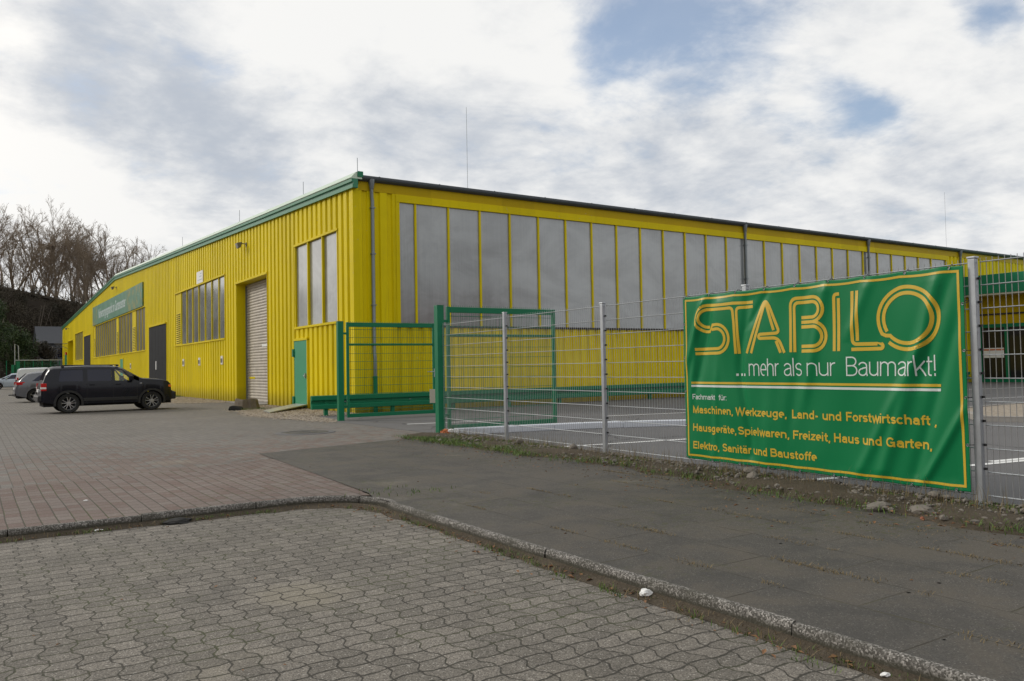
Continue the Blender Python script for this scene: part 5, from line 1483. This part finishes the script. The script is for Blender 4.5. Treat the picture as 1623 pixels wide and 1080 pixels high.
van = make_car('parked_van', 'white panel van with dark bumper parked beyond the grey estate car', 'van', dict(
    L=4.30, W=1.80, wheel=.31, axles=(.75, 3.45), clear=.18, roofz=1.80, roofw=.86, paint='paint_white', arch='paint_white',
    top=[(0, .50), (.03, .95), (.06, 1.2), (.14, 1.72), (.30, 1.79), (1.8, 1.83), (2.5, 1.79), (2.75, 1.72), (3.5, 1.12), (4.1, .92), (4.3, .62)],
    belt=[(0, .45), (.08, 1.05), (3.4, 1.03), (4.1, .8), (4.3, .5)], width=[(0, .93), (.12, .98), (.5, 1), (3.8, 1), (4.3, .78)], low=[(0, .32), (.4, .24), (4.0, .24), (4.3, .32)],
    glass=(2.3, 3.40), screen=(2.82, 3.46), windows=[([(2.38, .06), (3.22, .08), (2.72, .88), (2.38, .90)], 'glass_tinted')],
    pillars=[[(2.30, 0), (2.38, 0), (2.38, 1), (2.30, 1)], [(2.38, 0), (3.22, 0), (3.22, .08), (2.38, .06)], [(2.38, .90), (2.72, .88), (2.74, 1), (2.38, 1)], [(3.22, 0), (3.40, 0), (2.74, 1), (2.72, .88)]],
    seams=(1.3, 2.3, 3.3), handles=(1.2, 2.45), mirror=(3.05, 1.08), spokes=5, double=False, mirror_mat='black_plastic',
    boxes=[('tail_lamp', 'lamp_red', (.02, .12, .76, .882, .85, 1.15)), ('rear_bumper', 'black_plastic', (-.08, .12, -.86, .86, .30, .62)), ('door_panel', 'black_plastic', (-.005, .06, -.70, .70, .62, 1.0)), ('number_plate', 'number_plate', (-.012, .0, -.26, .26, .72, .83)), ('side_rail', 'black_plastic', (.25, 2.2, .878, .892, 1.06, 1.085))]))
van.location = (-6.6, 44.0, 0); van.rotation_euler = (0, 0, R(1)); van.scale = (.97,) * 3

hat = make_car('parked_car', 'pale blue hatchback with its bonnet to the left, farthest in the row', 'car', dict(
    L=4.2, W=1.76, wheel=.315, axles=(.75, 3.35), clear=.18, roofz=1.45, roofw=.74, paint='paint_pale', arch='paint_pale',
    top=[(0, .55), (.05, .90), (.15, 1.05), (.5, 1.40), (.8, 1.45), (1.8, 1.47), (2.3, 1.43), (3.2, .98), (3.9, .80), (4.2, .55)],
    belt=[(0, .5), (.1, .95), (3.2, .90), (4.2, .48)], width=[(0, .85), (.15, .95), (.6, 1), (3.5, 1), (4.0, .9), (4.2, .75)], low=[(0, .34), (.4, .22), (3.8, .22), (4.2, .30)],
    glass=(.5, 3.12), screen=(2.4, 3.16), rear_glass=(.2, .48), windows=[([(.75, .08), (1.5, .06), (1.5, .9), (.95, .84)], 'glass_tinted'), ([(1.58, .06), (2.95, .08), (2.35, .90), (1.58, .92)], 'glass_tinted')],
    pillars=[[(.5, 0), (.75, .08), (.95, .84), (.5, 1)], [(.5, 1), (.95, .84), (1.5, .9), (1.5, 1)], [(.5, 0), (1.5, 0), (1.5, .06), (.75, .08)], [(1.5, 0), (1.58, 0), (1.58, 1), (1.5, 1)], [(1.58, 0), (2.95, 0), (2.95, .08), (1.58, .06)], [(1.58, .92), (2.35, .90), (2.37, 1), (1.58, 1)], [(2.95, 0), (3.12, 0), (2.37, 1), (2.35, .90)]],
    seams=(1.55, 2.95), handles=(1.75,), mirror=(2.75, .92), spokes=5, double=False,
    boxes=[('tail_lamp', 'lamp_red', (.06, .3, .62, .85, .80, .98)), ('headlamp', 'lamp_lens', (3.75, 4.08, .56, .80, .60, .76)), ('number_plate', 'number_plate', (4.19, 4.21, -.26, .26, .42, .53))]))
hat.location = (-3.7, 67.0, 0); hat.rotation_euler = (0, 0, R(180))

# ------------------------------------------------------------------ far background
# boundary fence and gate behind the hall, pallet stacks, house, dark shed, bushes, trees
bf = thing('yard_fence', 'green mesh yard fence with a pale top rail beyond the far end of the hall', 'fence', (-3.5, 89.2, 0))
mb = MB()
for x in [-7.5 + .9 * i for i in range(12)]: mb.box(x - .04, x + .04, 89.16, 89.24, 0, 3.0)
build('post', mb, 'gate_green', bf)
mb = MB(); mb.box(-4.9, 2.4, 89.1, 89.17, 2.98, 3.08); build('top_rail', mb, 'galvanised', bf)
mb = MB()
for i in range(80): mb.box(-4.85 + i * .09 - .006, -4.85 + i * .09 + .006, 89.19, 89.2, .05, 2.95)
for i in range(14): mb.box(-4.9, 2.3, 89.2, 89.21, .1 + i * .2, .115 + i * .2)
build('mesh_panel', mb, 'gate_green', bf)
gp = thing('gate_post', 'broad green gate post with a pale tubular hoop at the yard entrance', 'gate post', (-5.0, 88.6, 0))
mb = MB(); mb.box(-5.25, -4.95, 88.4, 88.7, 0, 2.5); mb.box(-4.75, -4.4, 88.4, 88.6, 0, 2.9); build('post', mb, 'gate_green', gp)
mb = MB(); mb.tube([(-4.9, 88.5, 2.5), (-4.9, 88.5, 4.9), (-4.55, 88.6, 4.7), (-4.5, 88.6, 3.0)], .05, 8); build('hoop', mb, 'galvanised', gp)
rb_ = random.Random(9)
def pallet_mesh():
    mb = MB()
    for k in range(7): mb.box(-.6, .6, -.4 + k * .122, -.4 + k * .122 + .09, .12, .142)
    for y in (-.4, -.06, .28):
        for x in (-.6, -.07, .46): mb.box(x, x + .14, y, y + .12, .022, .098)
        mb.box(-.6, .6, y, y + .12, .099, .1195); mb.box(-.6, .6, y, y + .12, 0, .0215)
    return mb
pm = build('pallet', pallet_mesh(), 'timber_pallet', local=True, recalc=False); first = True
stacks = [(-3.9, 92, 11), (-2.6, 92.3, 12), (-1.3, 92, 13), (0.0, 92.4, 13), (1.3, 92, 12)]
for si, (x, y, n) in enumerate(stacks):
    for k in range(n):
        o = pm if first else pm.copy()
        if not first: COL.objects.link(o)
        first = False
        o.location = (x + rb_.uniform(-.05, .05), y + rb_.uniform(-.05, .05), .146 * k); o.rotation_euler = (0, 0, rb_.uniform(-.03, .03))
        tag(o, 'brown wooden pallet in the tall stacks behind the green yard fence', 'pallet', 'wooden pallets stacked behind the yard fence')
hs = thing('house', 'small grey rendered house with a slate roof behind the yard fence', 'house', (4, 106, 0))
mb = MB(); mb.box(-1.4, 8, 104, 112, 0, 5.6); mb.prism([(103.9, 5.6), (112.1, 5.6), (108, 6.4)], -1.38, 7.98, 'x'); build('wall', mb, 'house_render', hs)
mb = MB(); mb.q((-1.8, 103.4, 5.5), (8.3, 103.4, 5.5), (8.3, 108, 8.0), (-1.8, 108, 8.0)); mb.q((-1.8, 108, 8.0), (8.3, 108, 8.0), (8.3, 112.6, 5.5), (-1.8, 112.6, 5.5)); mb.q((-1.8, 103.4, 5.5), (-1.8, 108, 8.0), (-1.8, 112.6, 5.5)); build('roof', mb, 'slate', hs)
for x, z0, z1 in ((-.6, 3.6, 4.9), (.7, 3.6, 4.9), (-.6, 1.0, 2.2)):
    mb = MB(); mb.box(x - .08, x + .88, 103.93, 103.99, z0 - .08, z1 + .08); w = build('window', mb, 'house_render', hs)
    mb = MB(); mb.box(x, x + .8, 103.90, 103.925, z0, z1); build('pane', mb, 'glass_tinted', w)
sh = thing('shed', 'long dark brown old shed with a sloping roof edge in front of the bare trees', 'building', (-2, 118, 0))
def shed_top(x): return 14.4 - .26 * (x + 8)
mb = MB(); mb.prism([(-40, 0), (26, 0), (26, shed_top(20)), (-8, shed_top(-8)), (-40, shed_top(-8) + .6)], 117, 128, 'y'); build('wall', mb, 'shed_brown', sh)
mb = MB(); mb.prism([(-40.4, shed_top(-8) + .62), (-8, shed_top(-8) + .02), (26, shed_top(20) + .02), (26, shed_top(20) + .35), (-8, shed_top(-8) + .35), (-40.4, shed_top(-8) + .95)], 116.6, 128.4, 'y'); build('roof', mb, 'shed_brown', sh)


def bush(name, label, cat, c, rad, h, n, m, seed, group=None, leaf_r=.12):
    rnd = random.Random(seed); t = thing(name, label, cat, c, group); mb = MB(); cl = []
    for _ in range(26):
        a, rr, zz = rnd.uniform(0, 6.28), rnd.random() ** .6, rnd.random() ** .7
        k = math.sqrt(max(.1, 1 - zz * zz * .85)); cl.append((c[0] + rad * rr * k * math.cos(a), c[1] + rad * .8 * rr * k * math.sin(a), c[2] + h * (.08 + .9 * zz), rad * rnd.uniform(.22, .42)))
    for _ in range(n):
        x, y, z, r = rnd.choice(cl); d = Vector((rnd.gauss(0, 1), rnd.gauss(0, 1), rnd.gauss(0, 1))).normalized() * r * rnd.random() ** .4
        p = Vector((x, y, z)) + d * 1.0
        if p.z < .05: continue
        u = Vector((rnd.gauss(0, 1), rnd.gauss(0, 1), rnd.gauss(0, 1))).normalized() * leaf_r * rnd.uniform(.6, 1.3); v = u.cross(Vector((rnd.gauss(0, 1), rnd.gauss(0, 1), rnd.gauss(0, 1)))).normalized() * leaf_r * .5
        mb.q(p - u, p + v, p + u, p - v)
    build('foliage', mb, m, t, recalc=False)
    mb = MB()
    for _ in range(9): a = rnd.uniform(0, 6.28); mb.tube([(c[0], c[1], 0), (c[0] + rad * .3 * math.cos(a), c[1] + rad * .3 * math.sin(a), h * .5), (c[0] + rad * .6 * math.cos(a), c[1] + rad * .5 * math.sin(a), h * .85)], [.09, .06, .02], 5)
    build('stem', mb, 'bark', t, recalc=False)
bush('evergreen_shrub', 'large dark evergreen shrub at the far left edge beyond the parked cars', 'shrub', (-8.2, 93, 0), 4.4, 9.6, 15000, 'evergreen', 1)
bush('evergreen_shrub', 'lower dark evergreen shrub just behind the yard gate post', 'shrub', (-4.6, 95, 0), 3.0, 6.6, 8000, 'evergreen', 2)
bush('bramble_thicket', 'brown leafless thicket in front of the dark shed, left one', 'shrub', (-6.0, 113, 0), 5.0, 14.0, 11000, 'bramble', 3)
bush('bramble_thicket', 'tall brown thicket in front of the dark shed, between two others', 'shrub', (-1.8, 113.5, 0), 4.2, 13.2, 10000, 'bramble', 8)
bush('evergreen_shrub', 'dark shrub in front of the small grey house, nearest the hall corner', 'shrub', (-1.4, 97, 0), 2.4, 5.2, 6000, 'bramble', 7)
bush('bramble_thicket', 'brown leafless thicket behind the grey house, nearest the hall', 'shrub', (2.4, 114.5, 0), 4.6, 12.0, 10000, 'bramble', 4)


def tangled(mb, c, rad, h, n, rnd):
    for _ in range(n):
        a = rnd.uniform(0, 6.28); rr = rad * rnd.random() ** .5; p = Vector((c[0] + rr * math.cos(a), c[1] + rr * .5 * math.sin(a), h * rnd.random())); d = Vector((rnd.gauss(0, .6), rnd.gauss(0, .4), rnd.uniform(.2, 1.2)))
        pts = [p]; 
        for _ in range(3): d = (d + Vector((rnd.gauss(0, .35), rnd.gauss(0, .3), rnd.gauss(0, .3)))).normalized() * rnd.uniform(.4, .9); pts.append(pts[-1] + d)
        mb.tube(pts, [.028, .022, .016, .008], 3, False)


def bare_tree(H, seed, spread):
    """trunk and crown meshes of a leafless plane tree, base at the origin"""
    rnd = random.Random(seed); tr = MB(); cr = MB()
    def limb(mb, p, d, L, r0, r1, nseg, jit, sides, lift):
        pts = [Vector(p)]; d = Vector(d).normalized()
        for i in range(nseg):
            d = (d + Vector((rnd.gauss(0, jit), rnd.gauss(0, jit), rnd.gauss(0, jit * .6) + lift))).normalized(); pts.append(pts[-1] + d * L / nseg)
        mb.tube(pts, [r0 + (r1 - r0) * i / nseg for i in range(nseg + 1)], sides, False); return pts
    def grow(p, d, L, r, lev):
        mb = tr if lev == 0 else cr
        pts = limb(mb, p, d, L, r, r * .45, (6, 6, 5, 4, 3, 2)[lev], (.06, .13, .17, .20, .24, .28)[lev], (9, 6, 5, 4, 3, 3)[lev], (.02, .045, .03, .02, .02, .02)[lev])
        if lev == 5: return
        n = (6, 6, 7, 6, 5)[lev]
        for k in range(n):
            f = rnd.uniform(.30 if lev else .35, 1.0) if k else 1.0; i = f * (len(pts) - 1); a = int(min(i, len(pts) - 2)); q = pts[a].lerp(pts[a + 1], i - a)
            ax = (pts[a + 1] - pts[a]).normalized(); an = rnd.uniform(.30, .85) * spread if k else rnd.uniform(.05, .3)
            side = ax.orthogonal().normalized(); side.rotate(Matrix.Rotation(rnd.uniform(0, 6.283), 3, ax))
            nd = ax * math.cos(an) + side * math.sin(an)
            if lev <= 1: nd.z = abs(nd.z) * .8 + .25
            Lf = (.78, .56, .50, .46, .46)[lev] * rnd.uniform(.7, 1.15) * (1.15 - .35 * f)
            rr = r * (.45 + .2 * (1 - f)) * rnd.uniform(.6, .9)
            grow(q, nd, L * Lf, max(min(rr, (.5, .12, .06, .030, .017, .011)[lev + 1]), (.2, .09, .038, .019, .012, .008)[lev + 1]), lev + 1)
    grow((0, 0, -.3), (rnd.gauss(0, .06), rnd.gauss(0, .06), 1), H * .42, H * .013, 0)
    top = max(v[2] for v in cr.v); s = H / top
    for m in (tr, cr): m.v = [(a * s, b * s, c * s) for a, b, c in m.v]
    return tr, cr
protos = []
for i, sp in enumerate((.85, 1.0, .9)):
    t = thing('bare_tree', 'x', 'tree', (0, 0, 0), 'leafless trees behind the hall'); tr, cr = bare_tree(25.0, 40 + i, sp)
    build('trunk', tr, 'bark', t, local=True, recalc=False); build('crown', cr, 'twig', t, local=True, recalc=False); protos.append(t)
TREES = [(-8.0, 121.0, 26.3, 0, 'tall bare tree at the left edge of the photo, crown cut by the frame'), (-4.6, 119.5, 25.6, 1, 'tall bare tree beside the leftmost one, with a straight trunk'),
         (-1.9, 123, 27.2, 2, 'tallest bare tree left of the middle of the row'), (1.0, 121.5, 24.8, 0, 'bare tree with a wide crown holding a bird nest'), (4.0, 122, 25.6, 1, 'bare tree with forked trunk right of the one with the nest'),
         (6.6, 121, 24.6, 2, 'bare tree just above the slope of the far hall roof'), (9.6, 123, 24.2, 0, 'bare tree rising behind the ridge of the hall'), (13.2, 124, 22.8, 1, 'rightmost low bare tree behind the green roof edge'), (-12, 124, 26.5, 2, 'bare tree outside the left edge of the row'),
         (-3.2, 130, 25.2, 0, 'paler bare tree standing deeper in the row, second gap from the left'), (2.4, 131, 25.0, 2, 'deeper bare tree filling the gap beside the nest tree'), (8.0, 131, 24.4, 1, 'deeper bare tree filling the gap above the roof slope'), (11.5, 129, 22.6, 0, 'small deeper bare tree near the right end of the row')]
used = set()
for i, (x, y, h, k, lab) in enumerate(TREES):
    o = protos[k] if k not in used else dup(protos[k]); used.add(k)
    o.location = (x, y, 0); o.rotation_euler = (0, 0, 1.3 * i + .4); s = h * 1.05 / 25.0; o.scale = (s * .92, s * .92, s); o['label'] = lab
mb = MB(); rn_ = random.Random(3)
for _ in range(160):
    a = rn_.uniform(0, 6.28); p = Vector((.9 + rn_.gauss(0, .28), 119.2 + rn_.gauss(0, .2), 20.6 + rn_.gauss(0, .18))); d = Vector((math.cos(a), math.sin(a), rn_.gauss(0, .25))) * .4; mb.tube([p - d, p + d], .035, 3, False)
tag(build('bird_nest', mb, 'twig', recalc=False), 'dark round nest of twigs in the upper branches of the bare trees', 'nest')

# ------------------------------------------------------------------ unseen brick terraces across the street, added for the glass and paint to mirror
def terrace(label, c, rot, n):
    t = thing('unseen_brick_house', label, 'house'); L = 9.0 * n
    mb = MB(); mb.prism([(0, 0), (10, 0), (10, 8.5), (5, 12.5), (0, 8.5)], 0, L, 'x'); build('wall', mb, 'brick_red', t, local=True)
    mb = MB(); mb.q((-.2, -.4, 8.3), (L + .2, -.4, 8.3), (L + .2, 5, 12.75), (-.2, 5, 12.75)); mb.q((-.2, 5, 12.75), (L + .2, 5, 12.75), (L + .2, 10.4, 8.3), (-.2, 10.4, 8.3)); build('roof', mb, 'slate', t, local=True)
    for i in range(n * 3):
        for z in (1.2, 4.6):
            x = 1.2 + i * 3.0; mb = MB(); mb.box(x - .08, x + 1.28, -.05, .02, z - .08, z + 1.68); w = build('window', mb, 'white_plastic', t, local=True)
            mb = MB(); mb.box(x, x + 1.2, -.07, -.052, z, z + 1.6); build('pane', mb, 'glass_tinted', w, local=True)
    t.location = c; t.rotation_euler = (0, 0, rot)
terrace('unseen brick terrace added behind the viewer facing the banner side', (40, -52, 0), R(180), 9)
terrace('unseen brick terrace added along the left street facing the gable', (-46, -40, 0), R(90), 14)
